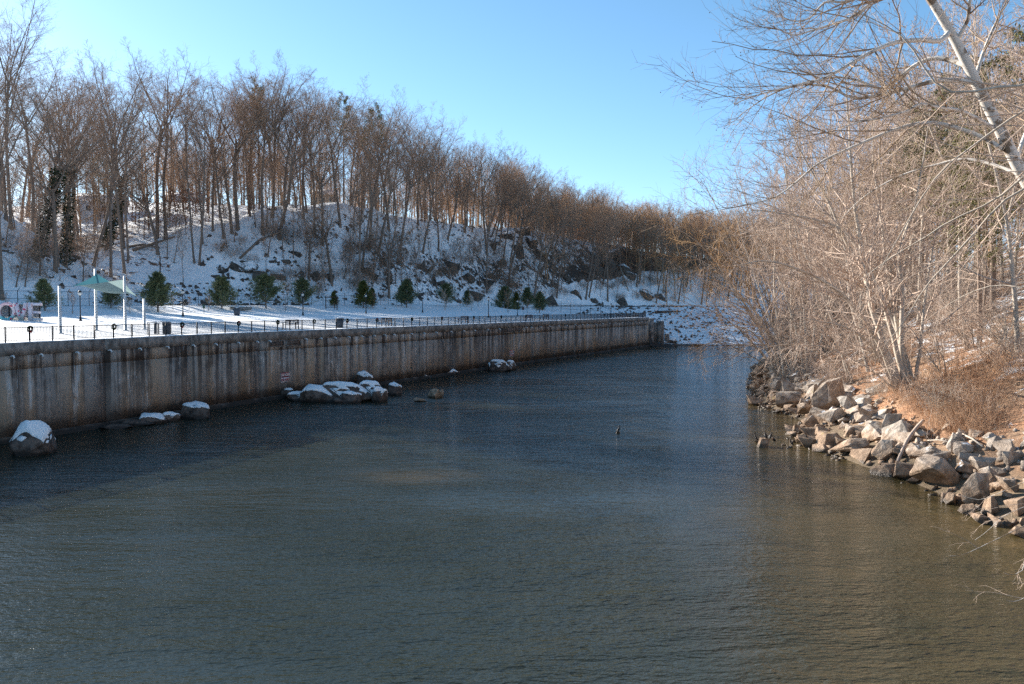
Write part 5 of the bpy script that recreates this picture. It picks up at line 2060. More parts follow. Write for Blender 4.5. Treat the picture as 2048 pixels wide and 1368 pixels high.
river_rock(48, 878, 92, 68, 0, 'large rounded boulder under a thick snow cap at the wall foot', True, .3)
river_rock(386, 823, 66, 30, 1, 'broad snow capped rock right of the flat ledge', True, .1)
river_rock(300, 838, 60, 20, 2, 'low dark ledge rock with snow on top', True, .5, deep=.7)
river_rock(268, 846, 70, 12, 3, 'flat bare ledge barely above the water', False, .2, deep=.6)
river_rock(228, 854, 60, 8, 4, 'lowest flat ledge at the wall foot, nearly under water', False, .3, deep=.5)
river_rock(335, 834, 40, 18, 5, 'small dark broken rock beside the low ledge', True, 1.0)
river_rock(690, 784, 124, 40, 3, 'long central snow covered rock of the largest outcrop', True, .2, deep=.5)
river_rock(640, 788, 90, 32, 2, 'dark sloping left rock of the largest outcrop', True, .1, deep=.6)
river_rock(740, 781, 60, 40, 3, 'right hand block of the largest outcrop', True, .6)
river_rock(728, 762, 38, 34, 1, 'square upright rock topped with snow above the outcrop', True, .1)
river_rock(600, 793, 60, 18, 5, 'low tapering left tip of the largest outcrop', True, .3, deep=.6)
river_rock(700, 795, 44, 22, 1, 'small front rock before the largest outcrop', True, .4)
river_rock(676, 801, 26, 10, 2, 'bare grey stone lying before the outcrop', False, .4)
river_rock(757, 789, 36, 30, 5, 'ragged dark rock at the right end of the outcrop', True, .9)
river_rock(789, 779, 30, 24, 1, 'round dark rock with a small snow cap right of the outcrop', True, .2)
river_rock(845, 743 + 10, 34, 8, 3, 'dark low rocks close under the wall past the outcrop', True, .1)
river_rock(895, 744, 40, 12, 4, 'dark rubble rock at the wall foot beyond the tan stones', True, .4)
river_rock(1000, 731, 48, 24, 3, 'dark main rock of the small far outcrop', True, .2)
river_rock(985, 734, 24, 16, 2, 'left rock of the small far outcrop', True, .6)
river_rock(1022, 730, 22, 20, 3, 'right rock of the small far outcrop', True, .6)
river_rock(1012, 720, 18, 14, 5, 'upper little rock of the small far outcrop', True, .6)
for px, py, w, h, k, lab in ((868, 787, 32, 18, 3, 'bare tan twin stone in open water'), (881, 785, 22, 20, 7, 'smaller tan stone touching the twin stone'), (838, 799, 34, 10, 5, 'low flat tan stone left of the twin stones'), (1236, 864, 14, 5, 2, 'tiny dark stone in midstream under a lone cormorant'),
                             (1531, 886, 40, 18, 6, 'brown stone in the shallows carrying cormorants'), (1515, 882, 20, 7, 9, 'small pale flat stone beside the cormorant stone'), (1584, 894, 16, 5, 4, 'little stone at the water surface under a preening cormorant'), (1565, 889, 14, 4, 8, 'sliver of stone between the cormorant stones')):
    P = gp(px, py + h / 2)
    D = P[1]
    hx, hz = w * D / F / 2, h * D / F
    o = link('boulder', RM[k])
    o.location = P + np.array([0, hx * .7, hz * .15])
    o.scale = (hx, hx * .8, hz * .8)
    o.rotation_euler = (0, 0, k * .7)
    tag(o, lab, 'rock', 'bare stones in the water')

# rocks at the far end of the wall
for k, (px, py, w, h, lab) in enumerate(((1304, 664, 12, 14, 'upper snow capped rock against the wall end'), (1310, 672, 16, 12, 'middle snow capped rock against the wall end'), (1303, 678, 14, 12, 'lower snow capped rock against the wall end'), (1309, 684, 22, 12, 'broad snowy rock under the concrete piers'),
                                         (1330, 686, 44, 10, 'flat snow covered ledge below the piers'), (1345, 683, 26, 16, 'dark sloping rock at the end of the snowy ledge'), (1275, 695, 30, 6, 'low snowy rock at the foot of the wall end'), (1262, 697, 18, 5, 'dark low rock left of the wall end'), (1338, 678, 40, 6, 'long dark slab behind the snowy ledge'), (1440, 682, 60, 7, 'brown brushy ledge on the far waterline'), (1400, 686, 70, 5, 'dark muddy rim of the far shore'))):
    P = gp(px, min(py + h / 2, 693), 0.0)
    hx, hz = w * P[1] / F / 2, h * P[1] / F
    o = link('river_rock', DM[k % 6])
    base_z = CAMZ - (py + h / 2 - 613) * P[1] / F
    o.location = (P[0], P[1] + hx * .4, max(0, base_z) + hz * .3)
    o.scale = (hx, hx * .7, hz * .75)
    o.rotation_euler = (0, 0, k * .9)
    tag(o, lab, 'rock', 'rocks at the far end of the wall')
    if k < 9: link('snow_cap', DS[k % 6], o)
for px, y0, y1, w, dp, lab in ((1320, 642, 676, 13, 2.2, 'tall brown concrete pier at the wall end'), (1310, 645, 672, 8, 1.6, 'narrow grey concrete pier next to the tall one'), (1301, 637, 694, 10, 2.4, 'short pale concrete pier touching the wall end'), (1334, 668, 674, 8, 1.5, 'small concrete stub right of the tall pier')):
    D = 199.0
    x = (px - CX) / F * D
    z0, z1 = CAMZ - (y1 - 613) * D / F, CAMZ - (y0 - 613) * D / F
    o = tag(empty('concrete_pier', (x, D, 0)), lab, 'pier', 'concrete piers at the wall end')
    MB().box((0, 0, (z0 + z1) / 2 - 1), (w * D / F, dp, z1 - z0 + 2)).build('pier_body', MAT['coping'], o)
    MB().box((0, 0, z1 + .08), (w * D / F * .97, dp * .96, .16)).build('snow_cap', MAT['snow'], o)

# rocks breaking out of the hillside
r = np.random.default_rng(55)
hr = [(500, 535, 50, 30), (520, 540, 44, 34), (555, 545, 38, 26), (570, 522, 26, 12), (545, 520, 20, 14), (600, 548, 24, 26), (630, 548, 50, 30), (655, 550, 30, 20), (590, 507, 28, 12), (440, 535, 44, 18), (470, 530, 40, 22), (485, 520, 26, 14), (430, 552, 24, 12), (728, 530, 40, 24), (745, 545, 34, 22), (775, 555, 22, 30), (765, 520, 26, 22), (835, 520, 46, 26), (850, 530, 40, 24), (870, 550, 40, 26),
      (900, 525, 50, 30), (930, 545, 44, 30), (1010, 465, 44, 24), (1040, 455, 46, 26), (1060, 480, 36, 34), (1030, 490, 44, 34), (985, 480, 34, 28), (1075, 500, 40, 30), (1000, 520, 40, 26), (950, 580, 44, 30), (975, 560, 40, 26), (1070, 585, 60, 26), (1095, 600, 46, 22), (1200, 495, 44, 20), (1225, 500, 50, 24), (1215, 525, 56, 34), (1245, 530, 44, 36), (1260, 545, 36, 30), (1190, 535, 40, 22), (1190, 598, 40, 22),
      (1200, 608, 30, 18), (1240, 600, 40, 20), (1130, 550, 40, 24), (1150, 580, 46, 22), (1290, 580, 40, 26), (1320, 590, 34, 22), (10, 500, 20, 10), (22, 505, 16, 8), (145, 520, 20, 10), (152, 515, 26, 10), (165, 525, 22, 10), (100, 555, 16, 6), (420, 470, 14, 8), (760, 590, 16, 12), (840, 590, 30, 20), (880, 585, 26, 18), (910, 595, 30, 16), (57, 584, 14, 8), (357, 601, 16, 6), (769, 614, 9, 5)]
for k, (px, py, w, h) in enumerate(hr):
    P = hpos(px, py + h * .4) if py < 612 else lpos(px, py + 3)
    if P is None: continue
    D = P[1]
    hx, hz = w * D / F / 2 * .8, h * D / F / 2 * .9
    o = link('rock_outcrop', HM[k % 6])
    o.location = P + np.array([0, hx * .3, -hz * .1])
    o.scale = (hx * 1.1, hx * .9, hz * 1.3)
    o.rotation_euler = (r.normal(0, .2), r.normal(0, .25), r.uniform(0, 6.28))
    lv = 'high on the hill' if py < 505 else 'mid hill' if py < 555 else 'near the hill foot'
    tag(o, '%s dark rock %s behind %s' % ('broad' if w > 34 else 'small', lv, landmark(px)), 'rock', 'dark rocks breaking through the snow')
# scattered stones poking through the snow
hv = np.array([v.co for v in HM[0].vertices])
bs = rock_mesh('scree', 398, MAT['hillrock'], 9, 3, .0, .0, 0)
bv = np.array([v.co for v in bs.vertices])
bt = np.array([list(p.vertices) for p in bs.polygons if len(p.vertices) == 3])
bpy.data.meshes.remove(bs)
Vs, Ts, n = [], [], 0
A = np.concatenate([r.uniform(88, 320, 1500), r.uniform(60, 95, 320), r.uniform(0, 60, 120), A_END + 2 + r.uniform(0, 75, 1300)])
S = np.concatenate([53 + 26 * r.beta(1.6, 1.8, 1500), r.uniform(50, 70, 320), r.uniform(54, 74, 120), r.uniform(-34, 30, 1300)])
X, Y = as_xy(A, S)
zz_ = left_z(A, S, X, Y)
for k in range(len(A)):
    if zz_[k] < .1: continue
    E_ = np.array(Euler((r.uniform(0, 6), r.uniform(0, 6), r.uniform(0, 6))).to_matrix())
    s = r.uniform(.12, .55) if S[k] > 40 else r.uniform(.12, .55)
    Vs.append((bv * s * r.uniform(.6, 1.4, 3)) @ E_.T + [X[k], Y[k], zz_[k]])
    Ts.append(bt + n); n += len(bv)
tag(link('scree', np_mesh('scree', np.concatenate(Vs), [np.concatenate(Ts)], MAT['darkrock'])), 'small dark stones poking through the snow', None, None, 'stuff')
# fallen trunks on the hill
for k, (xa, ya, xb, yb, rad, lab) in enumerate(((266, 503, 350, 478, .28, 'long fallen trunk across the hollow of the hill'), (255, 497, 320, 500, .22, 'shorter fallen trunk low in the hollow'), (480, 522, 553, 473, .22, 'leaning dead trunk on the rocks above the stone seat'), (1238, 531, 1257, 585, .30, 'pale dead trunk with snow lying down the rocky bluff'), (1045, 530, 1120, 575, .22, 'dark fallen trunk among the brush on the bluff'), (1160, 540, 1225, 580, .2, 'thin fallen trunk low on the far bluff'))):
    pa, pb = hpos(xa, ya), hpos(xb, yb)
    if pa is None or pb is None: continue
    mid = (pa + pb) / 2
    mid[2] = max(mid[2], float(Z(mid[0], mid[1])[0]) + .2)
    o = MB().tube([pa - pa + [0, 0, .3], mid - pa + [0, 0, .3], pb - pa + [0, 0, .4]], [rad * 1.2, rad, rad * .6], 7).build('fallen_log', MAT['bark'] if k != 3 else MAT['pale'], None, True)
    o.location = pa
    tag(o, lab, 'log', 'fallen trunks on the hill')
# houses beyond the trees
def house(P, w, d, h, rh, rz, wall, lab):
    o = tag(empty('house', P, rz), lab, 'house')
    MB().box((0, 0, h / 2 - 1), (w, d, h + 2)).build('wall', wall, o)
    m1 = MB()
    e = .4
    V = [[-w / 2 - e, -d / 2 - e, h], [w / 2 + e, -d / 2 - e, h], [w / 2 + e, d / 2 + e, h], [-w / 2 - e, d / 2 + e, h], [-w / 2 - e, 0, h + rh], [w / 2 + e, 0, h + rh]]
    V = V + [[v[0], v[1], v[2] + .15] for v in V[:0]]
    m1.add(V, [[0, 1, 5, 4], [2, 3, 4, 5], [0, 3, 2, 1]], [[0, 4, 3], [1, 2, 5]])
    m1.build('roof', MAT['snow'], o)
    for x in np.linspace(-w * .32, w * .32, 3):
        f = empty('window')
        f.parent = o
        MB().box((x, -d / 2 - .03, h * .62), (1.3, .08, 1.5)).build('window_frame', MAT['white'], f)
        MB().box((x, -d / 2 - .08, h * .62), (1.05, .04, 1.25)).build('pane', MAT['pane'], f)
    return o


P = pos(212, 128); house(np.array([P[0], P[1], at(212, 412, P[1])[2] - 3.6]), 11, 8, 4.0, 2.6, .5, MAT['siding'], 'grey house with a snowy roof behind the ivy trees')
P = pos(375, 135); house(np.array([P[0], P[1], at(375, 402, P[1])[2] - 3.2]), 10, 8, 3.6, 2.2, .2, MAT['siding'], 'small house with a snowy roof deep behind the bare trees')
P = pos(652, 120); house(np.array([P[0], P[1], at(652, 392, P[1])[2] - 4.5]), 8, 7, 4.6, 2.0, .1, MAT['tan'], 'tan house on the hilltop behind the bare trees')
P = pos(1190, 115); house(np.array([P[0], P[1], at(1190, 432, P[1])[2] - 2]), 14, 9, 4, 2.6, .1, MAT['siding'], 'pale house glimpsed between trees on the far hilltop')
# wiry brush on the bluff
def brush_proto(seed, n, H, spread, mat, rad=.012, kids=7):
    r = np.random.default_rng(seed)
    P = np.stack([r.normal(0, spread, n), r.normal(0, spread, n), np.full(n, -.1)], 1)
    D = unit(np.stack([r.normal(0, .45, n), r.normal(0, .45, n), np.ones(n)], 1))
    p, q_ = grow(r, P, D, r.uniform(.5, 1.1, n) * H, rad, 5, .14, .02, .4)
    b, c = sprout(r, p, q_, kids, .2, 1, 42, 14, .45, .4, .6, 4, .14, .03, .5, .3, rmin=rad * .5)
    d, e = sprout(r, b, c, 4, .2, 1, 40, 14, .5, .4, .6, 3, .14, .03, .6, .3, rmin=rad * .45)
    return tube_mesh('stems', [(p, q_, 4), (b, c, 3), (d, e, 3)], mat)


BR = [brush_proto(501, 26, 3.2, .9, MAT['twig'], .016), brush_proto(502, 34, 2.4, 1.2, MAT['twig'], .014)]
r = np.random.default_rng(91)
for k in range(150):
    if k % 9 < 6:
        px = r.uniform(700, 1390); py = r.uniform(np.interp(px, [700, 820, 1380], [500, 490, 540]), 606)
    elif k % 9 < 7: px, py = r.uniform(0, 240), r.uniform(480, 590)
    else: px, py = r.uniform(430, 820), r.uniform(470, 590)
    P = hpos(px, py)
    if P is None: continue
    o = link('brush_clump', BR[k % 2])
    s = r.uniform(.7, 1.5)
    o.location, o.scale, o.rotation_euler = P, (s, s, s), (0, 0, r.uniform(0, 6.28))
    tag(o, ('big' if s > 1.2 else 'small' if s < .9 else 'middling') + ' leafless brown brush on the slope behind ' + landmark(px), 'bush', 'leafless brush on the snowy slope')

# ------------------------------------------------------------------ right bank: hero trees drawn limb by limb
def limb3(px_pts, d0, d1, K=26, jit=.0, seed=0):
    """a limb through photo points whose distance goes from d0 to d1"""
    pts = np.array([at(x, y, d0 + (d1 - d0) * k / max(1, len(px_pts) - 1)) for k, (x, y) in enumerate(px_pts)])
    c = catmull(pts, .3)
    L = np.concatenate([[0], np.cumsum(np.linalg.norm(np.diff(c, axis=0), axis=1))])
    t = np.linspace(0, L[-1], K)
    out = np.stack([np.interp(t, L, c[:, k]) for k in range(3)], 1)
    if jit:
        rr_ = np.random.default_rng(seed)
        out[1:-1] += rr_.normal(0, jit, (K - 2, 3))
    return out


def hero_tree(name, trunk_pts, trunk_r, limbs, label, mats, seed, nb=13, nt=8, nq=5, bl=.42, trop=.05, group=None, cat='tree', rmin=(.014, .008, .005), wig=.10, sizes=None, shoots=0):
    r = np.random.default_rng(seed)
    o = tag(empty(name, trunk_pts[0]), label, cat, group)
    o0 = np.asarray(trunk_pts[0])
    tp = trunk_pts - o0
    tr_ = np.asarray(trunk_r)
    link('trunk', tube_mesh('trunk', [(tp[None], tr_[None], 12)], MAT[mats[0]]), o)
    LP, LR = [], []
    for pts, r0, r1 in limbs:
        p = pts - o0
        q_ = np.linspace(r0, r1, len(p))
        link('limb', tube_mesh('limb', [(p[None], q_[None], 8)], MAT[mats[0]]), o)
        LP.append(p); LR.append(q_)
    LP, LR = np.stack(LP), np.stack(LR)
    bp, br = sprout(r, LP, LR, nb, .22, 1.0, 42, 14, bl, .45, .5, 8, wig, trop, .3, .45, rmin=rmin[0])
    cp_, cr = sprout(r, bp, br, nt, .15, 1.0, 40, 14, .45, .4, .55, 5, wig * 1.1, trop, .4, .4, rmin=rmin[1])
    dp, dr = sprout(r, cp_, cr, nq, .12, 1.0, 38, 14, .50, .4, .6, 4, wig * 1.2, trop, .5, .3, rmin=rmin[2])
    link('crown', tube_mesh('crown', [(bp, br, 5), (cp_, cr, 3), (dp, dr, 3)], MAT[mats[1]]), o)
    return o, dp


# the pale sycamore leaning in from the right
SD = 40.0
tr_px = [(2480, 905), (2380, 790), (2260, 640), (2150, 505), (2060, 375), (2020, 300), (1985, 230), (1950, 160), (1905, 70), (1862, 0), (1830, -60), (1800, -140), (1790, -230)]
tp = limb3(tr_px, SD, SD, 30)
tp[0, 2] = float(BZ(tp[0, 0], tp[0, 1])[0]) - .4
trr = np.interp(np.linspace(0, 1, 30), [0, .45, .75, 1], [.42, .30, .22, .09])
Ls = [
    (limb3([(1900, 62), (1880, 82), (1840, 80), (1790, 85), (1745, 103), (1700, 128), (1640, 160), (1560, 178), (1500, 195), (1470, 208)], SD, SD - 5), 0.133, 0.017),
    (limb3([(1930, 130), (1905, 122), (1870, 116), (1830, 130), (1790, 162), (1762, 178), (1730, 166), (1690, 155), (1640, 158), (1580, 172)], SD, SD + 5), 0.124, 0.020),
    (limb3([(1948, 165), (1905, 160), (1870, 162), (1820, 175), (1760, 190), (1705, 196), (1660, 174), (1600, 170), (1540, 190), (1480, 230)], SD, SD + 1), 0.124, 0.017),
    (limb3([(1985, 255), (1950, 235), (1915, 220), (1870, 214), (1840, 208), (1810, 224), (1760, 236), (1700, 250), (1640, 285)], SD, SD - 4), 0.107, 0.017),
    (limb3([(2008, 300), (1970, 277), (1920, 258), (1860, 245), (1800, 256), (1720, 288), (1640, 325), (1600, 358), (1555, 392), (1500, 408), (1440, 420)], SD, SD + 4), 0.124, 0.017),
    (limb3([(1868, 8), (1830, -28), (1790, -12), (1745, 6), (1705, 34), (1660, 50), (1620, 62), (1585, 70), (1540, 50)], SD, SD - 3), 0.124, 0.017),
    (limb3([(1850, -20), (1790, -30), (1730, -12), (1690, 4), (1650, 4), (1620, 36), (1585, 42), (1540, 20)], SD, SD + 3), 0.107, 0.017),
    (limb3([(1950, 160), (1965, 110), (1985, 60), (2010, 10), (2040, -60)], SD, SD + 4), 0.107, 0.025),
    (limb3([(1912, 85), (1935, 40), (1940, 0), (1955, -70), (1960, -160)], SD, SD - 2), 0.107, 0.025),
    (limb3([(2030, 330), (2050, 270), (2080, 200), (2120, 120), (2140, 20)], SD, SD + 5), 0.107, 0.025),
    (limb3([(2040, 350), (1990, 330), (1930, 318), (1870, 330), (1800, 352), (1730, 392), (1680, 440)], SD, SD + 7), 0.088, 0.017),
    (limb3([(1840, -50), (1800, -110), (1730, -150), (1650, -150), (1580, -110), (1530, -60)], SD, SD + 2), 0.107, 0.017),
]
syc, dp = hero_tree('sycamore_tree', tp, trr, Ls, 'big pale barked sycamore leaning over the river from the right', ('syc', 'syctwig'), 601, 17, 8, 4, .40, .05, 'pale trees of the right bank', rmin=(.017, .009, .006))
# seed balls hanging from the twig ends
r = np.random.default_rng(9)
sel = dp[r.choice(len(dp), 420, replace=False), -1]
ov = np.array([[1, 0, 0], [-1, 0, 0], [0, 1, 0], [0, -1, 0], [0, 0, 1], [0, 0, -1]]) * .032
ot = np.array([[0, 2, 4], [2, 1, 4], [1, 3, 4], [3, 0, 4], [2, 0, 5], [1, 2, 5], [3, 1, 5], [0, 3, 5]])
V = (sel[:, None] + ov[None] - [0, 0, .06]).reshape(-1, 3)
T = (ot[None] + np.arange(len(sel))[:, None, None] * 6).reshape(-1, 3)
tag(link('seed_balls', np_mesh('seed_balls', V, [T], MAT['darkwood']), syc), kind='stuff')

# the nearer tree outside the frame whose long limbs reach in from the right
ND = 24.0
tp = np.array([[25.5, 25, float(BZ(25.5, 25)[0]) - .3], [25.2, 25, 8], [24.6, 24.8, 13], [24, 24.6, 18], [23.6, 24.4, 23]])
tp = catmull(tp, 1.0)
trr = np.linspace(.36, .10, len(tp))


def from_trunk(z, pts, d1):
    k = int(np.argmin(np.abs(tp[:, 2] - z)))
    b = tp[k]
    bx, by = proj(b)
    return limb3([(bx, by)] + pts, b[1], d1)


Ls = [
    (from_trunk(15.0, [(2200, 150), (2048, 171), (1980, 176), (1925, 187), (1882, 176), (1852, 142), (1822, 92), (1790, 62), (1740, 35), (1700, 20)], 27), .10, .012),
    (from_trunk(12.5, [(2200, 190), (2080, 205), (1990, 260), (1935, 300), (1895, 330), (1852, 382), (1800, 470), (1760, 540)], 28), .085, .012),
    (from_trunk(11.5, [(2200, 260), (2060, 345), (1990, 400), (1900, 442), (1850, 475), (1790, 510), (1720, 560)], 30), .085, .012),
    (from_trunk(10.0, [(2200, 340), (2090, 360), (2010, 400), (1950, 465), (1900, 520), (1850, 575), (1810, 640), (1770, 690)], 29), .085, .010),
    (from_trunk(10.5, [(2200, 560), (2100, 560), (2050, 575), (1990, 570), (1930, 590), (1880, 620)], 30), .05, .010),
]
hero_tree('overhanging_tree', tp, trr, Ls, 'dark limbed tree reaching in over the water from beyond the right edge', ('pale', 'paletwig'), 602, 11, 6, 3, .34, -.02, 'pale trees of the right bank', rmin=(.010, .006, .004), wig=.09)
# low shrub whose twigs hang into the lower right corner
sb = np.array([21.0, 24.5, float(BZ(21.0, 24.5)[0]) - .2])
tp = catmull(np.array([sb, sb + [-.3, -.1, 1.2], sb + [-.7, -.2, 2.4], sb + [-1.2, -.3, 3.4]]), .4)
trr = np.linspace(.09, .03, len(tp))
Ls = [
    (from_trunk(2.6, [(2150, 1010), (2048, 1052), (2000, 1075), (1965, 1092), (1925, 1110), (1900, 1112)], 24), .024, .005),
    (from_trunk(2.2, [(2120, 1060), (2055, 1110), (2046, 1140), (2022, 1150), (2008, 1146)], 23.5), .022, .006),
    (from_trunk(1.8, [(2120, 1150), (2060, 1190), (2030, 1203), (2012, 1200)], 23), .022, .006),
    (from_trunk(3.0, [(2140, 985), (2060, 1010), (2010, 1030), (1975, 1062), (1950, 1080)], 25), .018, .004),
    (from_trunk(3.2, [(2140, 940), (2060, 960), (2000, 985), (1960, 1000), (1920, 990)], 26), .016, .004),
]
hero_tree('overhanging_shrub', tp, trr, Ls, 'leafless shrub with pale twigs dangling into the lower right corner', ('syc', 'paletwig'), 603, 4, 3, 2, .24, -.08, 'pale trees of the right bank', 'bush', rmin=(.007, .005, .0035), wig=.12)


def clump(name, base, stems, label, seed, mats, nb, nt, nq, bl, rmin, grp, trop=.03):
    pts0 = limb3(stems[0][0], base[1], base[1] + stems[0][1])
    tp_ = catmull(np.array([base + [0, 0, -.4], base + [0, 0, .15], base + [-.05, 0, .5]]), .2)
    Ls_ = []
    for px, dd, r0 in stems:
        p = limb3(px, base[1], base[1] + dd, jit=.02, seed=seed)
        Ls_.append((p, r0, max(.02, r0 * .14)))
    return hero_tree(name, tp_, np.linspace(.34, .26, len(tp_)), Ls_, label, mats, seed, nb, nt, nq, bl, trop, grp, rmin=rmin, wig=.11)


RG = 'bare trees leaning from the right bank'
B1 = bpos(1808, 788)
clump('leaning_tree', B1, [
    ([(1806, 787), (1772, 700), (1745, 620), (1734, 560), (1720, 480), (1706, 380), (1698, 250), (1690, 150)], 3, 0.260),
    ([(1796, 785), (1760, 690), (1705, 610), (1662, 572), (1610, 545), (1540, 522), (1480, 530)], -4, 0.225),
    ([(1814, 785), (1790, 690), (1765, 600), (1725, 515), (1690, 465), (1640, 442), (1560, 426), (1500, 420)], 4, 0.225),
    ([(1790, 782), (1745, 695), (1690, 655), (1610, 637)], -5, 0.139),
    ([(1820, 788), (1803, 700), (1805, 600), (1800, 500), (1828, 420), (1850, 300), (1860, 220)], 5, 0.225),
    ([(1828, 786), (1812, 720), (1790, 650), (1745, 560), (1700, 500), (1655, 400), (1600, 300), (1570, 230)], 7, 0.225),
    ([(1800, 790), (1745, 742), (1705, 720), (1655, 695), (1600, 690)], -3, 0.087),
    ([(1826, 788), (1840, 700), (1850, 600), (1870, 480), (1905, 380)], 3, 0.157),
    ([(1812, 788), (1795, 660), (1775, 540), (1760, 420), (1745, 300), (1755, 200)], 8, 0.190)],
    'large many stemmed tree fanning out from the top of the boulders', 611, ('pale', 'paletwig'), 18, 9, 4, .36, (.022, .012, .0072), RG)
B2 = bpos(1562, 765)
clump('leaning_tree', B2, [
    ([(1566, 766), (1545, 690), (1520, 640), (1490, 600), (1440, 570), (1400, 560)], -4, 0.174),
    ([(1592, 768), (1560, 690), (1540, 640), (1512, 560), (1485, 480), (1470, 420)], 3, 0.174),
    ([(1556, 752), (1530, 695), (1500, 662), (1452, 650), (1410, 660)], -6, 0.113),
    ([(1570, 766), (1558, 660), (1548, 560), (1552, 450), (1540, 340)], 6, 0.190),
    ([(1580, 768), (1600, 680), (1600, 600), (1580, 500), (1560, 420)], 2, 0.157),
    ([(1556, 758), (1520, 700), (1480, 690), (1430, 710), (1390, 720)], -3, 0.087)],
    'leaning tree on the stony point, its stems hanging over the water', 612, ('pale', 'paletwig'), 15, 8, 4, .36, (.020, .012, .008), RG)
B3 = bpos(1690, 770)
clump('leaning_tree', B3, [
    ([(1700, 772), (1680, 690), (1650, 600), (1615, 520), (1590, 440), (1560, 380)], 3, 0.174),
    ([(1715, 790), (1690, 720), (1660, 660), (1630, 590), (1600, 540)], -2, 0.122),
    ([(1740, 770), (1725, 690), (1700, 600), (1690, 500), (1660, 420), (1640, 330)], 6, 0.174),
    ([(1698, 775), (1660, 720), (1610, 690), (1560, 690), (1510, 700)], -3, 0.104)],
    'slender leaning tree between the stony point and the many stemmed tree', 613, ('pale', 'paletwig'), 14, 8, 4, .34, (.018, .010, .007), RG)

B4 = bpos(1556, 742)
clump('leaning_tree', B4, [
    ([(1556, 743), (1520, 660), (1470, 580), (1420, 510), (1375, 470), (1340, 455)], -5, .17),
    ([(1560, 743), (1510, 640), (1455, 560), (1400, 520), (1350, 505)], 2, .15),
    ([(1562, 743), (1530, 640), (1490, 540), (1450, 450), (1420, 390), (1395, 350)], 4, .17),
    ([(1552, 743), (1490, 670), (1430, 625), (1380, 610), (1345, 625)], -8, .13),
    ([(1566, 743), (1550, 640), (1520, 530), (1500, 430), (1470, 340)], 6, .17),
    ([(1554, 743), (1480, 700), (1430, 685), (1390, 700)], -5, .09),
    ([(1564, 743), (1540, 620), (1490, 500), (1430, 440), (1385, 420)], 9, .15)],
    'sunlit ochre twigged leaning tree furthest out over the river bend', 614, ('pale', 'sunlittwig'), 16, 9, 4, .36, (.024, .015, .010), RG)
B5 = bpos(1610, 752)
clump('leaning_tree', B5, [
    ([(1612, 752), (1590, 650), (1560, 560), (1520, 480), (1480, 420)], 3, .16),
    ([(1616, 752), (1610, 640), (1600, 520), (1580, 400), (1560, 300)], 6, .18),
    ([(1620, 752), (1650, 650), (1665, 540), (1660, 420), (1640, 300)], 8, .17),
    ([(1608, 752), (1560, 690), (1510, 640), (1450, 600)], -4, .12),
    ([(1618, 752), (1630, 640), (1620, 500), (1610, 380), (1590, 260), (1575, 210)], 10, .17)],
    'upright leaning tree just inland of the stony point', 615, ('pale', 'paletwig'), 15, 8, 4, .34, (.022, .013, .008), RG)

# ------------------------------------------------------------------ right bank: the wood behind
PK = dict(nb=8, nt=5, nq=3, mats=('pale', 'paletwig'), r1=.020, r2=.012, rq=.0068, trop=.07, wig=.10)
TP = [forest_proto(141, H=20, r0=.15, first=.22, ang=42, nl=17, limb=.32, **PK),
      forest_proto(142, H=20, r0=.13, first=.30, ang=46, nl=15, limb=.34, lean=-.12, **PK),
      forest_proto(143, H=20, r0=.16, first=.18, ang=52, nl=15, limb=.36, fork=True, **PK),
      forest_proto(144, H=20, r0=.12, first=.35, ang=38, nl=14, limb=.30, **dict(PK, mats=('bark', 'paletwig')))]


def arch_proto(seed, H, n):
    r = np.random.default_rng(seed)
    P = np.stack([r.normal(0, .25, n), r.normal(0, .25, n), np.full(n, -.2)], 1)
    D = unit(np.stack([r.normal(-.30, .38, n), r.normal(0, .38, n), np.ones(n)], 1))
    p, q_ = grow(r, P, D, r.uniform(.6, 1.1, n) * H, r.uniform(.05, .11, n), 10, .07, .03, .25, (-.9, 0, -.1))
    l, lr = sprout(r, p, q_, 10, .2, 1, 44, 12, .40, .35, .6, 7, .10, .01, .3, .5, rmin=.024)
    b, br = sprout(r, l, lr, 6, .15, 1, 42, 14, .48, .35, .55, 5, .12, .01, .4, .4, rmin=.014)
    c, cr = sprout(r, b, br, 4, .15, 1, 40, 14, .5, .35, .6, 4, .13, .0, .5, .3, rmin=.0075)
    return tube_mesh('trunk', [(p, q_, 7)], MAT['pale']), tube_mesh('crown', [(l, lr, 4), (b, br, 3), (c, cr, 3)], MAT['paletwig'])


AR = [arch_proto(151, 9, 6), arch_proto(152, 8, 8), arch_proto(153, 10, 5)]
r = np.random.default_rng(23)
RSX = np.array([1350, 1400, 1450, 1500, 1550, 1600, 1700, 1800, 2200])
RSY = np.array([440, 390, 320, 230, 160, 115, 50, -60, -200])
bl = [(1440, 'left of the point'), (1530, 'behind the point'), (1620, 'behind the slender clump'), (1720, 'behind the grey boulder'), (1810, 'behind the big clump'), (1900, 'behind the dry grass'), (1990, 'above the leaf slope'), (2080, 'under the sycamore')]


def bland(px):
    return min(bl, key=lambda q: abs(q[0] - px))[1]


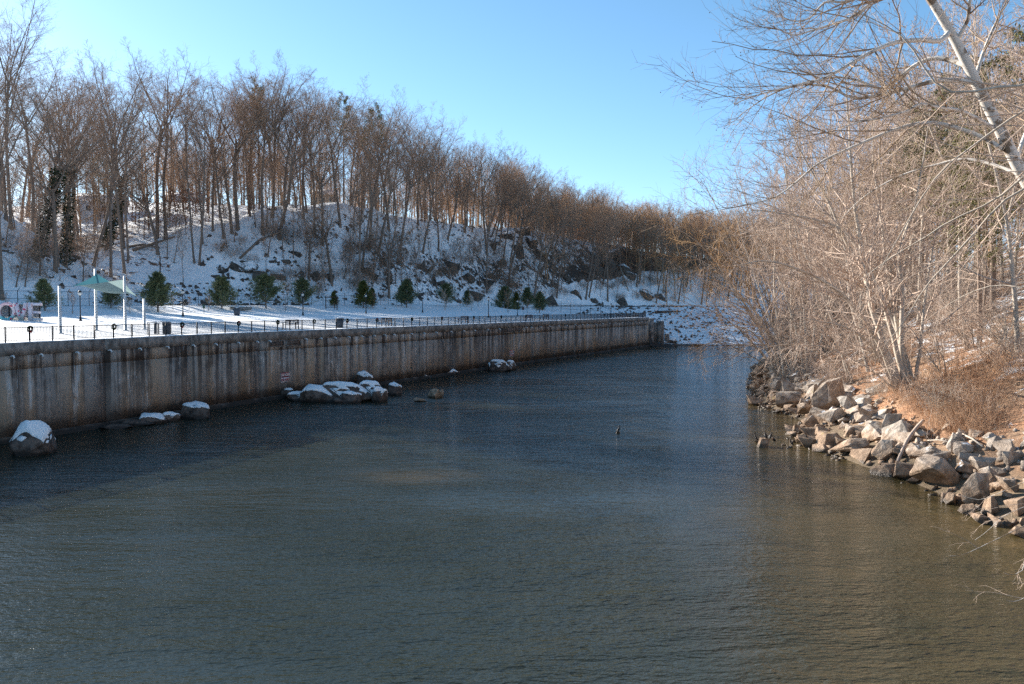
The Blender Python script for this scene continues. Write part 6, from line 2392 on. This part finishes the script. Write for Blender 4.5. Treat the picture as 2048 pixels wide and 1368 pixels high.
spots = []
cnt = tries = 0
while cnt < 112 and tries < 6000:
    tries += 1
    i = r.integers(60, len(RB) - 1)
    bx, by = RB[i]
    if by < 48 or by > 178: continue
    t = 4 + 56 * r.uniform() ** 1.15
    X, Y = bx + RBN[i, 0] * t, by + RBN[i, 1] * t
    z = float(BZ(X, Y)[0])
    px, py = proj((X, Y, z))
    if px < 1420 or px > 2230 or Y < 44 or (px < 1885 and Y < 86) or (px < 1980 and Y < 56): continue
    if any((X - q[0]) ** 2 + (Y - q[1]) ** 2 < 3.0 ** 2 for q in spots): continue
    spots.append((X, Y))
    cnt += 1
    k = int(r.integers(0, 4))
    ztop = CAMZ + (613 - np.interp(px, RSX, RSY) - abs(r.normal(0, 30))) * Y / F
    H = float(np.clip(ztop - z, 7, 25 + 9 * (r.uniform() < .6)) * r.uniform(.82, 1.03))
    s = H / 20
    w = s * r.uniform(.8, 1.15)
    lean = -abs(r.normal(.06, .06))
    o = tree_obj('riverbank_tree', TP[k][0], TP[k][1], (X, Y, z - .2), r.uniform(0, 6.28), (w, w, s), None, 'tree', 'bare trees of the wooded right bank', (r.normal(0, .04), lean))
    tag(o, '%s %s bare tree %s %s' % ('tall' if H > 15 else 'middling' if H > 10 else 'short', ['branchy', 'leaning', 'forked', 'greyish'][k], 'high up' if t > 26 else 'partway up' if t > 11 else 'low down', bland(px)))
cnt = tries = 0
while cnt < 50 and tries < 4000:
    tries += 1
    i = r.integers(60, len(RB) - 1)
    bx, by = RB[i]
    if by < 56 or by > 172: continue
    t = 4 + 16 * r.uniform() ** 1.6
    X, Y = bx + RBN[i, 0] * t, by + RBN[i, 1] * t
    z = float(BZ(X, Y)[0])
    px, py = proj((X, Y, z))
    if px < 1480 or px > 2200 or (px < 1870 and Y < 92): continue
    if any((X - q[0]) ** 2 + (Y - q[1]) ** 2 < 2.0 ** 2 for q in spots): continue
    spots.append((X, Y))
    cnt += 1
    k = int(r.integers(0, 3))
    s = r.uniform(.45, 1.0) if Y < 85 else r.uniform(.7, 1.15)
    o = tree_obj('arching_shrub', AR[k][0], AR[k][1], (X, Y, z - .1), r.normal(0, .6), (s, s, s), None, 'bush', 'arching leafless shrubs of the right bank')
    tag(o, '%s %s stemmed arching shrub %s %s' % ('big' if s > .8 else 'small', ['six', 'eight', 'five'][k], 'partway up' if t > 9 else 'low down', bland(px)))
PB = [brush_proto(511, 20, 2.6, .8, MAT['paletwig'], .015), brush_proto(512, 26, 2.0, 1.0, MAT['paletwig'], .012), brush_proto(513, 14, 3.4, .6, MAT['pale'], .018, 8)]
cnt = tries = 0
while cnt < 95 and tries < 3000:
    tries += 1
    i = r.integers(40, len(RB) - 1)
    bx, by = RB[i]
    if by < 36 or by > 120: continue
    t = 5.5 + 30 * r.uniform() ** 1.2
    X, Y = bx + RBN[i, 0] * t, by + RBN[i, 1] * t
    z = float(BZ(X, Y)[0])
    px, py = proj((X, Y, z))
    if px > 2120 or px < 1520 or (Y < 52 and r.uniform() < .4): continue
    cnt += 1
    k = int(r.integers(0, 3))
    sz_ = r.uniform(.55, 1.25)
    o = link('bank_brush', PB[k])
    o.location, o.scale, o.rotation_euler = (X, Y, z), (sz_, sz_, sz_), (r.normal(0, .1), r.normal(-.15, .12), r.uniform(0, 6.28))
    tag(o, '%s %s pale brush clump %s %s' % ('big' if sz_ > .95 else 'little', ['tangled', 'spreading', 'wiry'][k], 'high up' if t > 20 else 'partway up' if t > 11 else 'low down', bland(px)), 'bush', 'pale leafless brush on the right bank')
# the mass of trees higher up the right bank
t = r.uniform(26, 85, 260)
i = r.integers(60, len(RB) - 1, 260)
X, Y = RB[i, 0] + RBN[i, 0] * t, RB[i, 1] + RBN[i, 1] * t
ok = (Y > 40) & (Y < 220) & (X > 30)
X, Y = X[ok], Y[ok]
zz_ = BZ(X, Y)
me = bpy.data.meshes.new('bank_wood')
me.from_pydata([tuple(v) for v in np.stack([X, Y, zz_], 1)], [], [])
set_attr(me, 'height', r.uniform(.55, .95, len(X)))
set_attr(me, 'turn', r.uniform(0, 6.28, len(X)))
set_attr(me, 'pick', r.integers(0, 3, len(X)).astype(float))
bw = link('bank_wood', me)
bw.modifiers.new('wood', 'NODES').node_group = ng
tag(bw, 'mass of bare trees high on the right bank', None, None, 'stuff')
# dark pines up the right bank
for px, Y, top, k, lab in ((1985, 74, 120, 1, 'dark green pine high on the right bank behind the sycamore trunk'), (1905, 84, 150, 0, 'pine behind the sycamore limbs, left of the darker pine'), (2060, 70, 60, 1, 'tall pine at the right edge behind the sycamore'), (1840, 90, 225, 0, 'olive pine deep in the wood behind the many stemmed tree'), (1960, 66, 260, 1, 'lower pine between the two taller right bank pines')):
    X = (px - CX) / F * Y
    z = float(BZ(X, Y)[0])
    H = CAMZ + (613 - top) * Y / F - z
    o = empty('pine_tree', (X, Y, z), px)
    s = H / 24
    o.scale = (s * 1.1, s * 1.1, s)
    tag(o, lab, 'tree', 'pines')
    link('trunk', PN[k][0], o)
    link('needles', PN[k][1], o)

# dry grass and bramble on the bank, fallen leaves
r = np.random.default_rng(29)
def scatter_bank(n, ymin, ymax, tmin, tmax):
    i = r.integers(20, len(RB) - 1, n)
    t = r.uniform(tmin, tmax, n)
    X, Y = RB[i, 0] + RBN[i, 0] * t, RB[i, 1] + RBN[i, 1] * t
    ok = (Y > ymin) & (Y < ymax)
    X, Y, t = X[ok], Y[ok], t[ok]
    return np.stack([X, Y, bank_z_t(X, Y, t)], 1), t


P, t = scatter_bank(60000, 28, 95, 4.2, 40)
keep = vnoise(P[:, 0] * .35, P[:, 1] * .35, 5) > .25
P = P[keep][:34000]
D = unit(r.normal(0, 1, P.shape) * [1, 1, .35])
tag(link('fallen_leaves', blades_mesh('fallen_leaves', P + [0, 0, .03], D, r.uniform(.08, .17, len(P)), .09, MAT['dryleaf'], r, .5)), 'orange brown fallen leaves covering the right bank', None, None, 'stuff')
G = []
for px, py, sx, sy, n in ((1905, 830, 70, 44, 1100), (1860, 800, 60, 34, 700), (1960, 800, 70, 44, 700), (1800, 785, 50, 24, 400), (2000, 740, 70, 50, 700), (1930, 858, 60, 20, 600), (2020, 690, 60, 40, 500), (1900, 760, 70, 40, 500)):
    for k in range(n):
        q_ = None
        x, y = px + r.normal(0, sx * .5), py + r.normal(0, sy * .5)
        G.append((x, y))
# convert to points on the bank: one ray per pixel cell, then jitter
cache = {}
pts = []
for x, y in G:
    key = (int(x / 12), int(y / 10))
    if key not in cache: cache[key] = bpos(key[0] * 12 + 6, key[1] * 10 + 5)
    c = cache[key]
    X, Y = c[0] + r.normal(0, .25), c[1] + r.normal(0, .5)
    pts.append((X, Y, 0))
pts = np.array(pts)
pts[:, 2] = BZ(pts[:, 0], pts[:, 1]) - .03
n = len(pts)
D = unit(np.stack([r.normal(-.1, .35, n), r.normal(0, .35, n), np.ones(n)], 1))
p, q_ = grow(r, pts, D, r.uniform(.5, 1.5, n), .010, 5, .14, -.02, .4)
b, c = sprout(r, p, q_, 2, .3, 1, 34, 12, .40, .4, .7, 3, .12, .02, .5, .3, rmin=.006)
tag(link('dry_grass', tube_mesh('dry_grass', [(p, q_, 3), (b, c, 3)], MAT['grass'])), 'reddish dry grass and bramble stems above the boulders', None, None, 'stuff')
# undergrowth further along the bank
P, t = scatter_bank(9000, 58, 170, 3.5, 45)
P = P[:5200]
n = len(P)
D = unit(np.stack([r.normal(-.1, .4, n), r.normal(0, .4, n), np.ones(n)], 1))
p, q_ = grow(r, P, D, r.uniform(.7, 2.6, n), .013, 5, .12, .0, .4)
b, c = sprout(r, p, q_, 3, .25, 1, 36, 12, .45, .4, .7, 3, .12, .02, .5, .3, rmin=.008)
tag(link('undergrowth', tube_mesh('undergrowth', [(p, q_, 3), (b, c, 3)], MAT['paletwig'])), 'tangled tan undergrowth on the wooded right bank', None, None, 'stuff')
# driftwood
pa, pm_, pb = bpos(1790, 938), bpos(1812, 905), bpos(1846, 866)
o = MB().tube(catmull(np.array([[0, 0, .05], pm_ - pa + [0, 0, .55], (pm_ + pb) / 2 - pa + [0, 0, .75], pb - pa + [0, 0, .75]]), .15), .10, 8).build('driftwood_branch', MAT['paletwig'], None, True)
o.location = pa
tag(o, 'smooth curved driftwood branch lying across the boulders', 'branch')
for (xa, ya), (xb, yb), rad, lab in (((1745, 883), (1785, 887), .045, 'pale straight stick lying above the wedge boulder'), ((1855, 892), (1900, 896), .035, 'thin pale stick on top of the biggest boulder'), ((1925, 880), (1965, 905), .05, 'broken pale stick among the upper grey boulders'), ((1920, 585), (1985, 625), .16, 'pinkish fallen trunk lying high on the leafy slope')):
    pa, pb = bpos(xa, ya), bpos(xb, yb)
    o = MB().tube([[0, 0, .3], (pb - pa) * .5 + [0, 0, .38], pb - pa + [0, 0, .3]], rad, 6).build('fallen_branch', MAT['pale'], None, True)
    o.location = pa
    tag(o, lab, 'branch')

# ------------------------------------------------------------------ cormorants
def bird_mesh(pose):
    """one continuous body lofted along a spine: tail, body, neck, head and bill"""
    if pose == 'up':
        sp = [(-.30, -.02), (-.20, .06), (-.12, .15), (-.03, .28), (.05, .42), (.09, .52), (.10, .60), (.08, .68), (.10, .75), (.15, .78), (.20, .78), (.25, .77), (.30, .755)]
    elif pose == 'preen':
        sp = [(-.28, .00), (-.18, .07), (-.10, .16), (-.01, .27), (.07, .38), (.13, .46), (.17, .53), (.16, .60), (.10, .63), (.05, .61), (.01, .57), (-.03, .53), (-.07, .49)]
    else:
        sp = [(-.32, .0), (-.22, .08), (-.12, .16), (-.01, .26), (.08, .36), (.13, .44), (.12, .52), (.10, .58), (.13, .64), (.18, .66), (.23, .65), (.28, .63), (.33, .60)]
    rw = [.05, .065, .115, .145, .125, .085, .052, .042, .048, .052, .036, .016, .006]
    rt = [.012, .035, .10, .13, .115, .08, .05, .042, .046, .046, .030, .013, .005]
    sp = np.array(sp)
    m = 10
    t = unit(np.gradient(sp, axis=0))
    V = []
    an = np.linspace(0, 2 * np.pi, m, endpoint=False)
    for k in range(len(sp)):
        nrm = np.array([-t[k, 1], t[k, 0]])
        for a_ in an:
            V.append((sp[k, 0] + nrm[0] * rt[k] * math.sin(a_), rw[k] * math.cos(a_), sp[k, 1] + nrm[1] * rt[k] * math.sin(a_)))
    q = []
    for k in range(len(sp) - 1):
        for j in range(m):
            q.append([k * m + j, (k + 1) * m + j, (k + 1) * m + (j + 1) % m, k * m + (j + 1) % m])
    n = len(V)
    mb = MB().add(V, q, [[0, j + 1, j] for j in range(1, m - 1)] and [[0, j, j + 1] for j in range(1, m - 1)])
    return mb


def wing_mesh(sy):
    pr = [(-.27, .02), (-.16, .06), (-.02, .18), (.08, .34), (.05, .42), (-.04, .38), (-.14, .25)]
    V = [(x, sy * (.10 + .05 * math.sin(k)), z) for k, (x, z) in enumerate(pr)] + [(x, sy * .155, z) for x, z in pr]
    q = [[i, (i + 1) % 7, 7 + (i + 1) % 7, 7 + i] for i in range(7)]
    return MB().add(V, q, [[7, 7 + i, 8 + i] for i in range(1, 6)])


def bird_mat(name, back, front):
    n = NT(name)
    o = n.coord('Object')
    x, y, z = n.xyz(o)
    f = n.ramp(n.math('SUBTRACT', n.math('MULTIPLY', z, .62), x), .14, .26)
    f = n.ramp(n.math('SUBTRACT', x, n.math('MULTIPLY', z, .42)), -.03, .05)
    c = n.mix(f, back, front)
    c = n.mix(n.ramp(z, .72, .74), c, back)
    return n.done(c, .55)


BMATS = [bird_mat('cormorant_pale', (.035, .026, .022), (.42, .33, .26)), bird_mat('cormorant_brown', (.04, .026, .02), (.20, .10, .06)), bird_mat('cormorant_dark', (.022, .02, .02), (.06, .045, .04))]
for px, py, h, pose, bm_i, rz, lab in ((1512, 881, 13, 'up', 0, 2.7, 'pale breasted cormorant on the small flat stone, leftmost of the group'), (1531, 876, 15, 'up', 1, 2.2, 'upright brown cormorant on top of the shallows stone'), (1541, 877, 14, 'preen', 2, .4, 'cormorant with bent neck next to the upright brown one'),
                                   (1547, 884, 10, 'hunch', 1, 3.6, 'hunched cormorant at the right side of the shallows stone'), (1583, 891, 12, 'preen', 0, 2.9, 'pale preening cormorant on the little surface stone'), (1612, 878, 12, 'hunch', 2, 2.6, 'dark cormorant perched on the split boulder'), (1237, 864, 13, 'up', 2, .5, 'lone dark cormorant in midstream')):
    G_ = gp(px, {1512: 886, 1531: 895, 1541: 895, 1547: 893, 1583: 896, 1612: 896, 1237: 867}[px])
    P = at(px, py, G_[1] + .25)
    s = h * P[1] / F / .78
    s = min(max(s, .62), 1.0)
    o = tag(empty('cormorant', P, rz), lab, 'bird', 'cormorants on the stones')
    o.scale = (s, s, s)
    link('body', bird_mesh(pose).mesh('body', BMATS[bm_i], True), o)
    for sy in (-1, 1):
        link('wing', wing_mesh(sy).mesh('wing', BMATS[2], True), o)
        MB().tube([(-.08, sy * .06, .12), (-.06, sy * .06, .02), (-.06, sy * .06, -.04)], .016, 5).box((-.02, sy * .06, -.045), (.13, .07, .014)).build('leg', MAT['black'], o)


# ------------------------------------------------------------------ every label singles out one thing
NUM = ['first', 'second', 'third', 'fourth', 'fifth', 'sixth', 'seventh', 'eighth', 'ninth', 'tenth', 'eleventh', 'twelfth', 'thirteenth', 'fourteenth', 'fifteenth', 'sixteenth']
CNT = ['one', 'two', 'three', 'four', 'five', 'six', 'seven', 'eight', 'nine', 'ten', 'eleven', 'twelve', 'thirteen', 'fourteen', 'fifteen', 'sixteen']
bpy.context.view_layer.update()
same = {}
for o in scene.objects:
    if o.parent is None and o.get('category'):
        same.setdefault(o['label'], []).append(o)
for lab, os_ in same.items():
    if len(os_) < 2 or len(os_) > 16: continue
    os_.sort(key=lambda o: proj(o.matrix_world.translation)[0])
    for k, o in enumerate(os_):
        o['label'] = '%s, %s of %s rightward' % (lab, NUM[k], CNT[len(os_) - 1])
